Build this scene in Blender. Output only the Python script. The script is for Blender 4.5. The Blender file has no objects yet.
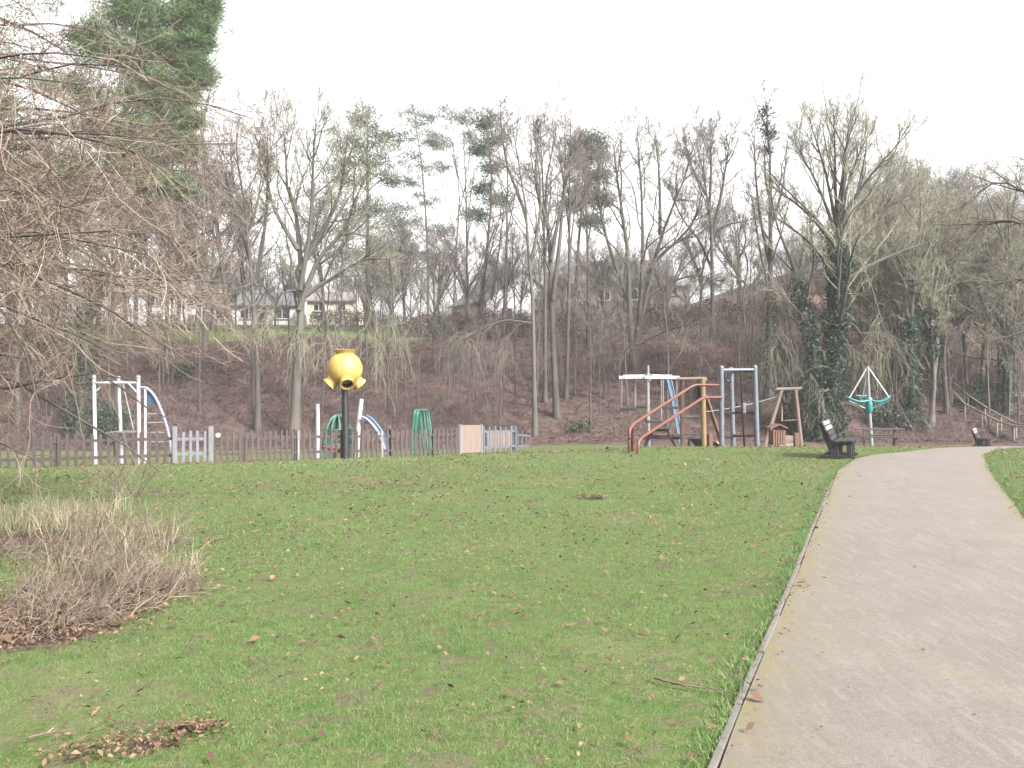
import bpy, math, random
import numpy as np
from mathutils import Vector

random.seed(11)
rng = np.random.default_rng(11)
scene = bpy.context.scene
COL = scene.collection
F, CX, CY, EYE = 890.0, 512.0, 384.0, 1.7

# ------------------------------------------------------------------ terrain
def nz(x, y, s=1.0, seed=0):
    r = np.random.default_rng(seed)
    v = 0.0
    for k in range(7):
        a = r.uniform(0, 6.283); f = s * r.uniform(.5, 2.0); p = r.uniform(0, 6.283)
        v = v + np.sin((x * math.cos(a) + y * math.sin(a)) * f + p)
    return v / 4.0

def sstep(a, b, v):
    t = np.clip((v - a) / (b - a), 0, 1)
    return t * t * (3 - 2 * t)

def softplus(t, s):
    return s * np.logaddexp(0, np.asarray(t) / s)

def ground(x, y):
    x = np.asarray(x, float); y = np.asarray(y, float)
    y0 = 20 + 4 * sstep(-4, 6, x)
    d = softplus(y - y0, 1.0) - softplus(y - 50.0, 1.0)
    z = -.07 * d - .025 * softplus(-x - 1, .8) * (1 - sstep(40, 60, y))
    z = z + .018 * nz(x, y, 1.1, 3) * sstep(2, 6, y)
    foot = 54 + 1.0 * nz(x, y * 0, .12, 5) + 2.5 * sstep(14, 30, x)
    u = y - foot
    bank = .40 * (softplus(u, .8) - softplus(u - 19.5, 1.2)) + .11 * (softplus(u - 19.5, 1.2) - softplus(u - 46, 3))
    bank = bank + sstep(1, 6, u) * (1 - sstep(20, 26, u)) * (.28 * nz(x, y, .55, 8) + .12 * nz(x, y, 1.7, 9))
    hill = sstep(6, 50, x) * .17 * (softplus(u - 12, 2) - softplus(u - 75, 4))
    return z + bank + hill

def gz(x, y):
    return float(ground(x, y))

def W(px, Z, py=None, h=0.0):
    x = (px - CX) / F * Z
    z = gz(x, Z) + h if py is None else EYE + (CY - py) / F * Z
    return Vector((x, Z, z))

def hit(px, py, h=0.0, z0=50.0, z1=130.0):
    """first point of the ground (raised by h) seen from the photo's spot in that direction"""
    for Z in np.arange(z0, z1, .1):
        if EYE + (CY - py) / F * Z <= gz((px - CX) / F * Z, Z) + h:
            return float(Z)
    return z1

# ------------------------------------------------------------------ materials
def new_mat(name):
    m = bpy.data.materials.new(name); m.use_nodes = True
    nt = m.node_tree
    return m, nt, nt.nodes["Principled BSDF"]

ALB = .715
def mixc(nt, fac, a, b):
    n = nt.nodes.new("ShaderNodeMix"); n.data_type = 'RGBA'
    for sock, v in ((n.inputs[0], fac), (n.inputs[6], a), (n.inputs[7], b)):
        if isinstance(v, (int, float)): sock.default_value = v
        elif isinstance(v, tuple): sock.default_value = (*(q * ALB for q in v), 1)
        else: nt.links.new(v, sock)
    return n.outputs[2]

def noise(nt, scale, detail=4, rough=.6, coord='Object', stretch=None):
    n = nt.nodes.new("ShaderNodeTexNoise")
    n.inputs["Scale"].default_value = scale; n.inputs["Detail"].default_value = detail; n.inputs["Roughness"].default_value = rough
    if coord == 'Position':
        src = nt.nodes.new("ShaderNodeNewGeometry").outputs["Position"]
    else:
        src = nt.nodes.new("ShaderNodeTexCoord").outputs[coord]
    if stretch:
        mp = nt.nodes.new("ShaderNodeMapping"); mp.inputs["Scale"].default_value = stretch
        nt.links.new(src, mp.inputs[0]); src = mp.outputs[0]
    nt.links.new(src, n.inputs["Vector"])
    return n.outputs["Fac"]

def ramp(nt, src, a, b):
    n = nt.nodes.new("ShaderNodeMapRange"); n.interpolation_type = 'SMOOTHSTEP'
    n.inputs[1].default_value = a; n.inputs[2].default_value = b
    nt.links.new(src, n.inputs[0])
    return n.outputs[0]

def bump(nt, bsdf, src, strength=.3, dist=.02):
    b = nt.nodes.new("ShaderNodeBump"); b.inputs["Strength"].default_value = strength; b.inputs["Distance"].default_value = dist
    nt.links.new(src, b.inputs["Height"]); nt.links.new(b.outputs[0], bsdf.inputs["Normal"])

def surf(name, c1, c2, scale=6, rough=.75, bumps=.0, lo=.35, hi=.68, stretch=None, metal=0.0, c3=None, k=.42):
    c1, c2 = tuple(v * k for v in c1), tuple(v * k for v in c2)
    c3 = tuple(v * k for v in c3) if c3 else None
    m, nt, b = new_mat(name)
    f = noise(nt, scale, 5, .65, 'Object', stretch)
    col = mixc(nt, ramp(nt, f, lo, hi), c1, c2)
    if c3:
        f2 = noise(nt, scale * 4.3, 3, .6, 'Object', stretch)
        col = mixc(nt, ramp(nt, f2, .52, .72), col, c3)
    nt.links.new(col, b.inputs["Base Color"])
    b.inputs["Roughness"].default_value = rough; b.inputs["Metallic"].default_value = metal
    if bumps: bump(nt, b, f, bumps, .02)
    return m

def leafy(name, cols, trans=.25, patch=None, pscale=.6, rough=.7, k=.6):
    cols = [tuple(v * k * ALB for v in c) for c in cols]
    """many small faces: every island takes one of the given colours; patch tints by place"""
    m, nt, b = new_mat(name)
    g = nt.nodes.new("ShaderNodeNewGeometry")
    cr = nt.nodes.new("ShaderNodeValToRGB")
    e = cr.color_ramp.elements
    while len(e) < len(cols): e.new(.5)
    for i, c in enumerate(cols):
        e[i].position = i / max(1, len(cols) - 1); e[i].color = (*c, 1)
    nt.links.new(g.outputs["Random Per Island"], cr.inputs[0])
    col = cr.outputs[0]
    if patch:
        for c, sc, lo, hi, amt in patch:
            f = ramp(nt, noise(nt, sc, 4, .6, 'Position'), lo, hi)
            mm = nt.nodes.new("ShaderNodeMath"); mm.operation = 'MULTIPLY'; mm.inputs[1].default_value = amt
            nt.links.new(f, mm.inputs[0])
            col = mixc(nt, mm.outputs[0], col, c)
    nt.links.new(col, b.inputs["Base Color"]); b.inputs["Roughness"].default_value = rough
    b.inputs["Specular IOR Level"].default_value = .2
    if trans:
        t = nt.nodes.new("ShaderNodeBsdfTranslucent"); nt.links.new(col, t.inputs[0])
        ms = nt.nodes.new("ShaderNodeMixShader"); ms.inputs[0].default_value = trans
        out = nt.nodes["Material Output"]
        nt.links.new(b.outputs[0], ms.inputs[1]); nt.links.new(t.outputs[0], ms.inputs[2]); nt.links.new(ms.outputs[0], out.inputs[0])
    return m

GPATCH = [((.15, .155, .075), .5, .50, .70, .6), ((.055, .112, .030), 1.2, .54, .72, .6), ((.135, .105, .078), 1.7, .56, .70, .6), ((.12, .095, .065), 5.0, .53, .66, .65), ((.17, .16, .09), 11.0, .55, .68, .5)]
M = {}
M['bark'] = surf('grey_brown_bark', (.115, .09, .08), (.19, .155, .14), 3, .9, .4, stretch=(1, 1, .25), c3=(.125, .13, .085))
M['bark_pale'] = surf('pale_lichen_bark', (.155, .135, .112), (.225, .20, .165), 3, .9, .4, stretch=(1, 1, .25), c3=(.17, .175, .11))
M['bark_pine'] = surf('pine_bark', (.12, .09, .075), (.22, .15, .11), 4, .9, .4, stretch=(1, 1, .3))
M['twig'] = leafy('grey_brown_twig', [(.17, .14, .125), (.24, .205, .18), (.21, .185, .15)], 0, k=.72)  # tone lifted to stand in for haze and sky glow on crowns
M['twig_purple'] = leafy('purple_brown_twig', [(.15, .11, .105), (.21, .165, .15), (.25, .21, .18)], 0)
M['twig_lichen'] = leafy('lichen_twig', [(.24, .225, .175), (.34, .32, .23), (.22, .225, .14), (.29, .25, .20)], 0, k=.78)  # lichen tints, lightened further to suggest haze over the crowns
M['twig_near'] = leafy('near_twig', [(.07, .05, .045), (.26, .17, .15), (.36, .30, .22), (.10, .065, .06), (.30, .20, .18), (.50, .43, .34), (.24, .20, .12)], 0, k=.72)
M['needle'] = leafy('pine_needle', [(.045, .085, .055), (.075, .12, .07), (.11, .155, .09)], .25, k=.75)
M['needle_grey'] = leafy('grey_green_needle', [(.075, .11, .075), (.115, .15, .10), (.16, .185, .125)], .25, k=.7)
M['needle_near'] = leafy('near_needle', [(.05, .105, .045), (.10, .18, .065), (.17, .23, .10), (.13, .17, .09)], .35, k=1.0)
M['ivy'] = leafy('ivy_leaf', [(.018, .045, .034), (.032, .068, .045), (.06, .105, .062)], .1, rough=.5, k=.72)
M['hedge_brown'] = leafy('brown_hedge_leaf', [(.13, .085, .07), (.19, .13, .10), (.16, .12, .10)], .15)
M['hedge_green'] = leafy('hedge_leaf', [(.045, .075, .035), (.075, .11, .05), (.10, .13, .07)], .15)
M['yellow_leaf'] = leafy('yellow_shrub_leaf', [(.42, .36, .09), (.50, .42, .12), (.32, .33, .10)], .2)
M['red_leaf'] = leafy('red_shrub_twig', [(.36, .12, .09), (.42, .17, .13), (.28, .10, .09)], .1)
M['grass'] = leafy('grass_blade', [(.055, .125, .034), (.078, .155, .042), (.112, .182, .060), (.185, .20, .105)], .32, GPATCH, k=1.45)
M['straw'] = leafy('straw_blade', [(.46, .40, .28), (.58, .51, .37), (.36, .29, .20), (.28, .21, .14)], .2, k=.75)
M['bramble'] = leafy('dead_bramble_stem', [(.19, .13, .11), (.32, .24, .18), (.44, .36, .26), (.13, .085, .08), (.38, .30, .21)], .0, k=.6)
M['leaf'] = leafy('fallen_leaf', [(.12, .06, .045), (.24, .145, .09), (.36, .25, .155), (.10, .055, .045), (.20, .12, .075), (.28, .18, .11), (.08, .05, .04)], .15, k=.72)
M['leaf_dark'] = leafy('old_leaf', [(.13, .08, .066), (.21, .135, .105), (.28, .195, .155), (.09, .058, .053)], .1, k=.46)
M['under'] = leafy('undergrowth_stem', [(.09, .055, .064), (.17, .11, .115), (.28, .21, .20), (.12, .09, .075)], 0, k=.5)

# play equipment and furniture
M['white'] = surf('white_painted_metal', (.72, .70, .74), (.58, .56, .62), 9, .4, 0, k=.58)
M['lilac'] = surf('lilac_painted_metal', (.50, .46, .64), (.42, .40, .58), 9, .4)
M['blue'] = surf('blue_plastic', (.06, .17, .33), (.10, .23, .38), 7, .5, k=.36)
M['greyblue'] = surf('blue_grey_painted_metal', (.22, .25, .31), (.30, .33, .38), 9, .5, k=.38)
M['red'] = surf('red_painted_metal', (.44, .105, .07), (.36, .115, .085), 8, .55, c3=(.34, .18, .14), k=.28)
M['green'] = surf('green_painted_metal', (.035, .23, .15), (.07, .30, .21), 8, .45)
M['teal'] = surf('teal_painted_metal', (.04, .36, .38), (.07, .44, .44), 8, .4)
M['yellow'] = surf('weathered_yellow_plastic', (.76, .50, .10), (.60, .37, .06), 3.2, .6, .06, c3=(.80, .66, .38), k=.60)
M['yellow_dirty'] = surf('grimy_yellow_rim', (.66, .43, .07), (.78, .54, .12), 6, .55, k=.55)
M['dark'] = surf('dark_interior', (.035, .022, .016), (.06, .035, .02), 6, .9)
M['black'] = surf('black_painted_metal', (.010, .010, .013), (.02, .02, .024), 6, .5)
M['rubber'] = surf('black_rubber', (.02, .02, .022), (.035, .035, .036), 8, .8)
M['steel'] = surf('galvanised_steel', (.42, .43, .45), (.54, .55, .56), 12, .45, metal=.3)
M['fence'] = surf('brown_stained_picket', (.125, .09, .078), (.185, .14, .122), 5, .85, .3, stretch=(3, 3, .6), c3=(.22, .18, .16), k=.33)
M['fence_grey'] = surf('weathered_grey_wood', (.34, .34, .36), (.47, .46, .46), 5, .85, .2, stretch=(3, 3, .6))
M['fence_blue'] = surf('blue_grey_steel', (.27, .28, .33), (.37, .38, .43), 7, .6, k=.36)
M['panel'] = surf('pinkish_plywood', (.38, .27, .22), (.47, .36, .29), 3, .8, .1, stretch=(3, 3, .5))
M['orangewood'] = surf('orange_stained_timber', (.44, .26, .11), (.36, .20, .085), 5, .75, .2, stretch=(3, 3, .4))
M['redwood'] = surf('red_brown_timber', (.27, .12, .085), (.36, .19, .14), 5, .8, .2, stretch=(3, 3, .4))
M['pinkwood'] = surf('faded_pink_timber', (.50, .36, .30), (.42, .29, .25), 5, .8, .2, stretch=(3, 3, .4))
M['palewood'] = surf('pale_weathered_timber', (.44, .38, .28), (.54, .47, .36), 5, .8, .2, stretch=(3, 3, .4))
M['greywood'] = surf('pale_grey_plank', (.40, .37, .37), (.48, .45, .45), 5, .6, .1, k=.42)
M['darkwood'] = surf('dark_brown_plank', (.018, .013, .015), (.034, .025, .028), 5, .6, .2, stretch=(2, 2, .5))
M['tablewood'] = surf('table_plank', (.095, .075, .08), (.17, .14, .145), 5, .7, .2, k=.45)
M['binwood'] = surf('bin_slat', (.30, .12, .085), (.40, .19, .14), 5, .7, .1, stretch=(2, 2, .4))
M['concrete'] = surf('kerb_concrete', (.19, .165, .15), (.24, .21, .19), 9, .9, .4, c3=(.15, .14, .085), k=.58)
M['render_white'] = surf('white_render', (.76, .74, .76), (.66, .64, .66), 1, .8, k=.62)
M['render_cream'] = surf('cream_render', (.74, .68, .55), (.66, .60, .48), 1, .8, k=.75)
M['brick'] = surf('pink_brick', (.32, .25, .22), (.38, .30, .27), 2, .9)
M['stone'] = surf('buff_stone', (.40, .33, .28), (.48, .41, .34), 2, .9)
M['slate'] = surf('grey_slate', (.15, .155, .17), (.22, .225, .24), 2, .7)
M['tile_red'] = surf('red_brown_roof_tile', (.27, .15, .12), (.34, .20, .16), 2, .8)
M['tile_pale'] = surf('pale_roof_tile', (.34, .30, .29), (.42, .38, .36), 2, .8)
M['glass'] = surf('window_glass', (.04, .045, .055), (.08, .085, .095), 1, .15)
M['door'] = surf('dark_door', (.08, .06, .055), (.12, .09, .08), 2, .6)

# ------------------------------------------------------------------ mesh helpers
def tag(o, label=None, cat=None, group=None, kind=None):
    if label: o['label'] = label
    if cat: o['category'] = cat
    if group: o['group'] = group
    if kind: o['kind'] = kind
    return o

def empty(name, loc, label=None, cat=None, group=None):
    o = bpy.data.objects.new(name, None); COL.objects.link(o)
    o.location = loc; o.empty_display_size = .3
    return tag(o, label, cat, group)

def link_mesh(name, me, mat, parent=None, label=None):
    if mat and not me.materials: me.materials.append(mat)
    o = bpy.data.objects.new(name, me); COL.objects.link(o)
    if parent:
        o.parent = parent
    if label: o['label'] = label
    return o

def mesh_np(name, V, Q, smooth=False):
    """V (n,3), Q (m,k) faces of one size"""
    V = np.ascontiguousarray(V, np.float32); Q = np.ascontiguousarray(Q, np.int32)
    me = bpy.data.meshes.new(name)
    k = Q.shape[1]
    me.vertices.add(len(V)); me.vertices.foreach_set('co', V.ravel())
    me.loops.add(Q.size); me.loops.foreach_set('vertex_index', Q.ravel())
    me.polygons.add(len(Q)); me.polygons.foreach_set('loop_start', np.arange(0, Q.size, k, dtype=np.int32))
    if smooth: me.polygons.foreach_set('use_smooth', np.ones(len(Q), bool))
    me.update(calc_edges=True); me.validate()
    return me

def nrm(v):
    return v / np.maximum(np.linalg.norm(v, axis=-1, keepdims=True), 1e-9)

def polytubes(P, R, sides):
    """P (m,n,3) polylines, R (m,n) radii -> verts, quads"""
    m, n, _ = P.shape
    T = np.gradient(P, axis=1); T = nrm(T)
    mean = nrm(T.mean(axis=1))
    ref = np.where(np.abs(mean[:, 2:3]) > .8, np.array([[1., 0, 0]]), np.array([[0, 0, 1.]]))[:, None, :]
    N = nrm(np.cross(T, np.broadcast_to(ref, T.shape))); B = np.cross(T, N)
    a = np.arange(sides) * 2 * math.pi / sides
    V = P[:, :, None, :] + R[:, :, None, None] * (np.cos(a)[None, None, :, None] * N[:, :, None, :] + np.sin(a)[None, None, :, None] * B[:, :, None, :])
    base = (np.arange(m) * n * sides)[:, None, None] + (np.arange(n - 1) * sides)[None, :, None] + np.arange(sides)[None, None, :]
    nx = (np.arange(m) * n * sides)[:, None, None] + (np.arange(n - 1) * sides)[None, :, None] + ((np.arange(sides) + 1) % sides)[None, None, :]
    Q = np.stack([base, nx, nx + sides, base + sides], -1).reshape(-1, 4)
    return V.reshape(-1, 3), Q

def join_np(parts):
    Vs, Qs, off = [], [], 0
    for V, Q in parts:
        Vs.append(V); Qs.append(Q + off); off += len(V)
    return np.concatenate(Vs), np.concatenate(Qs)

class MB:
    def __init__(s): s.v = []; s.f = []
    def add(s, vs, fs):
        o = len(s.v); s.v += [tuple(v) for v in vs]; s.f += [tuple(i + o for i in f) for f in fs]; return s
    def box(s, c, size, rz=0.0, rx=0.0, ry=0.0):
        from mathutils import Euler
        m = Euler((rx, ry, rz)).to_matrix(); c = Vector(c); h = [q / 2 for q in size]
        vs = [c + m @ Vector((x * h[0], y * h[1], z * h[2])) for z in (-1, 1) for y in (-1, 1) for x in (-1, 1)]
        return s.add(vs, [(0, 2, 3, 1), (4, 5, 7, 6), (0, 1, 5, 4), (2, 6, 7, 3), (0, 4, 6, 2), (1, 3, 7, 5)])
    def beam(s, a, b, w, t, up=(0, 0, 1)):
        """rectangular bar from a to b, w wide sideways, t thick along 'up'"""
        a = Vector(a); b = Vector(b); d = (b - a).normalized(); u = Vector(up)
        if abs(d.dot(u)) > .98: u = Vector((0, 1, 0))
        n = d.cross(u).normalized(); u = n.cross(d)
        vs = []
        for p in (a, b):
            for sx, sy in ((-1, -1), (1, -1), (1, 1), (-1, 1)): vs.append(p + n * sx * w / 2 + u * sy * t / 2)
        return s.add(vs, [(3, 2, 1, 0), (4, 5, 6, 7), (0, 1, 5, 4), (1, 2, 6, 5), (2, 3, 7, 6), (3, 0, 4, 7)])
    def tube(s, pts, r, sides=10, cap=True):
        pts = np.array([tuple(p) for p in pts], float)
        R = np.full(len(pts), r) if np.isscalar(r) else np.array(r, float)
        V, Q = polytubes(pts[None], R[None], sides)
        fs = [tuple(q) for q in Q]
        if cap:
            fs.append(tuple(range(sides))[::-1]); n = len(pts); fs.append(tuple(range((n - 1) * sides, n * sides)))
        return s.add(V, fs)
    def lathe(s, prof, c=(0, 0, 0), seg=24, axis=None):
        """profile (r, h) turned about an axis through c"""
        c = Vector(c); ax = Vector(axis or (0, 0, 1)).normalized()
        q = Vector((0, 0, 1)).rotation_difference(ax)
        vs = [c + q @ Vector((r * math.cos(2 * math.pi * k / seg), r * math.sin(2 * math.pi * k / seg), h)) for r, h in prof for k in range(seg)]
        fs = [(i * seg + k, i * seg + (k + 1) % seg, (i + 1) * seg + (k + 1) % seg, (i + 1) * seg + k) for i in range(len(prof) - 1) for k in range(seg)]
        return s.add(vs, fs)
    def build(s, name, mat, parent=None, smooth=False, bevel=0, label=None, rel=True):
        off = Vector(parent_world(parent)) if (parent and rel) else Vector((0, 0, 0))
        me = bpy.data.meshes.new(name)
        me.from_pydata([tuple(Vector(v) - off) for v in s.v], [], s.f)
        if smooth:
            me.polygons.foreach_set('use_smooth', [True] * len(me.polygons))
            try: me.set_sharp_from_angle(angle=math.radians(40))
            except Exception: pass
        me.update()
        o = link_mesh(name, me, mat, parent, label)
        if bevel:
            b = o.modifiers.new('bevel', 'BEVEL'); b.width = bevel; b.segments = 2; b.limit_method = 'ANGLE'
        return o

def parent_world(p):
    v = Vector((0, 0, 0))
    while p:
        v = v + p.location; p = p.parent
    return v

def arc(pts, n=16):
    """smooth curve through points (Catmull-Rom)"""
    P = [Vector(p) for p in pts]; P = [P[0] * 2 - P[1]] + P + [P[-1] * 2 - P[-2]]
    out = []
    seg = len(P) - 3
    for i in range(seg):
        k = max(2, n // seg)
        for j in range(k):
            t = j / k; a, b, c, d = P[i:i + 4]
            out.append(.5 * ((2 * b) + (c - a) * t + (2 * a - 5 * b + 4 * c - d) * t * t + (3 * b - a - 3 * c + d) * t ** 3))
    out.append(P[-2])
    return out

# ------------------------------------------------------------------ ground, path
def px_xy(px, py):
    Z = EYE * F / (py - CY)
    return (px - CX) / F * Z, Z

LE = np.array([(-3, -1.9), (0, -.68), (11.1, 3.82), (17.6, 6.46), (20, 7.7), (21.5, 8.8), (22.8, 10.2), (25, 12.2), (30, 17.2), (40, 26), (52, 38)])
RE = np.array([(-3, .55), (0, 1.85), (4, 3.45), (7, 4.7), (11.1, 6.42), (14.3, 7.9), (17.6, 9.45), (21.3, 11.3), (23.5, 12.9), (27, 16), (32, 20.6), (40, 28), (52, 40)])
def path_l(y): return np.interp(y, LE[:, 0], LE[:, 1])
def path_r(y): return np.interp(y, RE[:, 0], RE[:, 1])

BRAM = []      # brown patches (x, y, radius_x, radius_y, strength)
for px, py, rx, ry, s in ((50, 603, .72, .9, 1.2), (115, 590, .55, .8, 1.0), (10, 530, 1.3, 1.0, .8), (20, 625, .7, .5, 1.1),
                          (150, 738, .26, .09, .8), (90, 752, .24, .08, .8), (195, 728, .12, .06, .7), (385, 484, .9, .7, .5), (592, 498, .25, .2, 1.0),
                          (735, 590, .42, .3, .5), (240, 560, .4, .3, .4)):
    x, y = px_xy(px, py); BRAM.append((x, y, rx, ry, s))

def litter_mask(x, y):
    foot = 52.0 - 2.0 * sstep(0, 14, x) + .6 * nz(x, y * 0, .3, 21)
    m = sstep(foot - .6, foot + .8, y)
    up = (1 - sstep(-9, -5, x)) * sstep(73.2, 74.2, y + .5 * nz(x, 0 * y, .5, 22))
    m = m * (1 - up)
    for bx, by, rx, ry, s in BRAM:
        m = np.maximum(m, s * np.exp(-(((x - bx) / rx) ** 2 + ((y - by) / ry) ** 2)))
    return m

def axis(a, b, near0, near1, fine, grow=1.18):
    v = list(np.arange(near0, near1 + 1e-6, fine)); d = fine
    while v[-1] < b: d *= grow; v.append(v[-1] + d)
    d = fine; w = [near0]
    while w[-1] > a: d *= grow; w.append(w[-1] - d)
    return np.array(sorted(set(w[1:] + v)))

gx = axis(-210, 210, -14, 16, .25, 1.06); gy = axis(-60, 300, 0, 30, .25, 1.03)
X, Y = np.meshgrid(gx, gy)
Zg = ground(X, Y)
# the soil stays below the path sheet
pin = (X > path_l(Y) - .1) & (X < path_r(Y) + .1) & (Y < 52) & (Y > -3)
Zg = np.where(pin, Zg - .03, Zg)
nx_, ny_ = len(gx), len(gy)
idx = np.arange(nx_ * ny_).reshape(ny_, nx_)
Q = np.stack([idx[:-1, :-1], idx[:-1, 1:], idx[1:, 1:], idx[1:, :-1]], -1).reshape(-1, 4)
me = mesh_np('ground', np.stack([X, Y, Zg], -1).reshape(-1, 3), Q, True)
at = me.attributes.new('litter', 'FLOAT', 'POINT'); at.data.foreach_set('value', litter_mask(X, Y).ravel().astype(np.float32))
m, nt, b = new_mat('park_ground')
g = noise(nt, 9, 6, .7, 'Position'); g2 = noise(nt, 42, 3, .7, 'Position')
col = mixc(nt, ramp(nt, g, .3, .7), (.055, .090, .026), (.10, .125, .042))  # dark base puts the shade between blades into the soil colour
col = mixc(nt, ramp(nt, g2, .5, .75), col, (.12, .105, .055))
for c, sc, lo, hi, amt in GPATCH:
    f = ramp(nt, noise(nt, sc, 4, .6, 'Position'), lo, hi)
    mm = nt.nodes.new("ShaderNodeMath"); mm.operation = 'MULTIPLY'; mm.inputs[1].default_value = amt
    nt.links.new(f, mm.inputs[0]); col = mixc(nt, mm.outputs[0], col, c)
l1 = noise(nt, 1.1, 8, .72, 'Position', (1, 1, 2.2)); l2 = noise(nt, 7, 5, .7, 'Position')
lit = mixc(nt, ramp(nt, l1, .36, .66), (.048, .030, .029), (.125, .082, .072))
lit = mixc(nt, ramp(nt, l2, .5, .7), lit, (.082, .056, .052))
lit = mixc(nt, ramp(nt, noise(nt, .35, 4, .6, 'Position'), .58, .72), lit, (.062, .062, .04))
an = nt.nodes.new("ShaderNodeAttribute"); an.attribute_name = 'litter'
ad = nt.nodes.new("ShaderNodeMath"); ad.operation = 'ADD'; nt.links.new(an.outputs["Fac"], ad.inputs[0])
sb = nt.nodes.new("ShaderNodeMath"); sb.operation = 'SUBTRACT'; sb.inputs[1].default_value = .5
nt.links.new(noise(nt, 5, 5, .7, 'Position'), sb.inputs[0]); nt.links.new(sb.outputs[0], ad.inputs[1])
col = mixc(nt, ramp(nt, ad.outputs[0], .35, .65), col, lit)
nt.links.new(col, b.inputs["Base Color"]); b.inputs["Roughness"].default_value = .95; b.inputs["Specular IOR Level"].default_value = .1
bump(nt, b, g2, .6, .03)
tag(link_mesh('ground', me, m), kind='structure')

# path: one sheet with a worn, mossy margin
ys = np.concatenate([np.arange(-3, 30, .25), np.arange(30, 52.01, .5)])
us = np.linspace(0, 1, 25)
L, R_ = path_l(ys), path_r(ys)
wob = .008 * nz(ys * 0, ys, 3.0, 31); wob2 = .05 * nz(ys * 0, ys, 2.3, 32)
PX = (L + wob)[:, None] * (1 - us) + (R_ + wob2)[:, None] * us
PY = np.repeat(ys[:, None], len(us), 1)
camber = .02 * (1 - (2 * us - 1) ** 2)[None, :]
PZ = ground(PX, PY) + .006 + camber
idx = np.arange(PX.size).reshape(PX.shape)
Q = np.stack([idx[:-1, :-1], idx[:-1, 1:], idx[1:, 1:], idx[1:, :-1]], -1).reshape(-1, 4)
me = mesh_np('path', np.stack([PX, PY, PZ], -1).reshape(-1, 3), Q, True)
at = me.attributes.new('edge', 'FLOAT', 'POINT')
dl = np.minimum(us * 2.6, 5); dr = (1 - us) * 2.6
at.data.foreach_set('value', np.repeat(np.exp(-np.minimum(dl, dr * 1.3) / .22)[None], len(ys), 0).ravel().astype(np.float32))
m, nt, b = new_mat('worn_tarmac')
n1 = noise(nt, 1.0, 6, .65, 'Position'); n2 = noise(nt, 90, 3, .7, 'Position'); n3 = noise(nt, 14, 5, .7, 'Position')
col = mixc(nt, ramp(nt, n1, .3, .7), (.112, .093, .080), (.140, .117, .101))
col = mixc(nt, ramp(nt, n3, .5, .72), col, (.122, .106, .095))
col = mixc(nt, ramp(nt, n2, .50, .72), col, (.205, .182, .162))
col = mixc(nt, ramp(nt, noise(nt, 60, 2, .5, 'Position'), .62, .74), col, (.08, .068, .06))
col = mixc(nt, ramp(nt, noise(nt, .55, 4, .6, 'Position', (1.6, .5, 1)), .54, .74), col, (.152, .130, .093))
col = mixc(nt, ramp(nt, noise(nt, 6, 4, .7, 'Position', (2.2, .35, 1)), .45, .75), col, (.175, .152, .138))
col = mixc(nt, ramp(nt, noise(nt, 25, 3, .7, 'Position'), .5, .7), col, (.108, .092, .082))
# hairline cracks
vo = nt.nodes.new("ShaderNodeTexVoronoi"); vo.feature = 'DISTANCE_TO_EDGE'; vo.inputs["Scale"].default_value = .55
gp = nt.nodes.new("ShaderNodeNewGeometry"); nd = nt.nodes.new("ShaderNodeTexNoise"); nd.inputs["Scale"].default_value = 2.2
nt.links.new(gp.outputs["Position"], nd.inputs["Vector"])
va = nt.nodes.new("ShaderNodeVectorMath"); va.operation = 'ADD'
nt.links.new(gp.outputs["Position"], va.inputs[0]); nt.links.new(nd.outputs["Color"], va.inputs[1]); nt.links.new(va.outputs[0], vo.inputs["Vector"])
cr = nt.nodes.new("ShaderNodeMapRange"); cr.inputs[1].default_value = .004; cr.inputs[2].default_value = .012; cr.inputs[3].default_value = .22; cr.inputs[4].default_value = 0
nt.links.new(vo.outputs["Distance"], cr.inputs[0])
col = mixc(nt, cr.outputs[0], col, (.085, .072, .062))
an = nt.nodes.new("ShaderNodeAttribute"); an.attribute_name = 'edge'
ml = nt.nodes.new("ShaderNodeMath"); ml.operation = 'MULTIPLY'; nt.links.new(an.outputs["Fac"], ml.inputs[0])
nt.links.new(ramp(nt, noise(nt, 3.5, 5, .7, 'Position'), .25, .6), ml.inputs[1])
col = mixc(nt, ml.outputs[0], col, (.135, .115, .055))
nt.links.new(col, b.inputs["Base Color"]); b.inputs["Roughness"].default_value = .9
bump(nt, b, n2, .5, .006)
tag(link_mesh('path', me, m), kind='structure')

# narrow concrete edging along the left side, in lengths, some sunk in turf
mb = MB()
y = 1.0; r_ = random.Random(4)
while y < 15:
    y2 = y + .92
    x1, x2 = float(path_l(y)) - .030, float(path_l(y2)) - .030
    dz = r_.uniform(-.008, .006) - .008 * max(0, (y - 9) / 6)
    mb.beam((x1 + r_.uniform(-.006, .006), y + .01, gz(x1, y) - .050 + dz), (x2 + r_.uniform(-.006, .006), y2, gz(x2, y2) - .052 + dz), .042, .12)
    y = y2 + .01
o = mb.build('kerb', M['concrete'], None, bevel=.008); tag(o, kind='structure')

# ------------------------------------------------------------------ grass, leaves
def in_view(x, y, margin):
    return np.abs(x) < (y * .60 + margin)

def off_path(x, y, m):
    w = .06 * nz(x, y, 6, 41)
    return (x < path_l(y) - m + w) | (x > path_r(y) + m + w)

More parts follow.
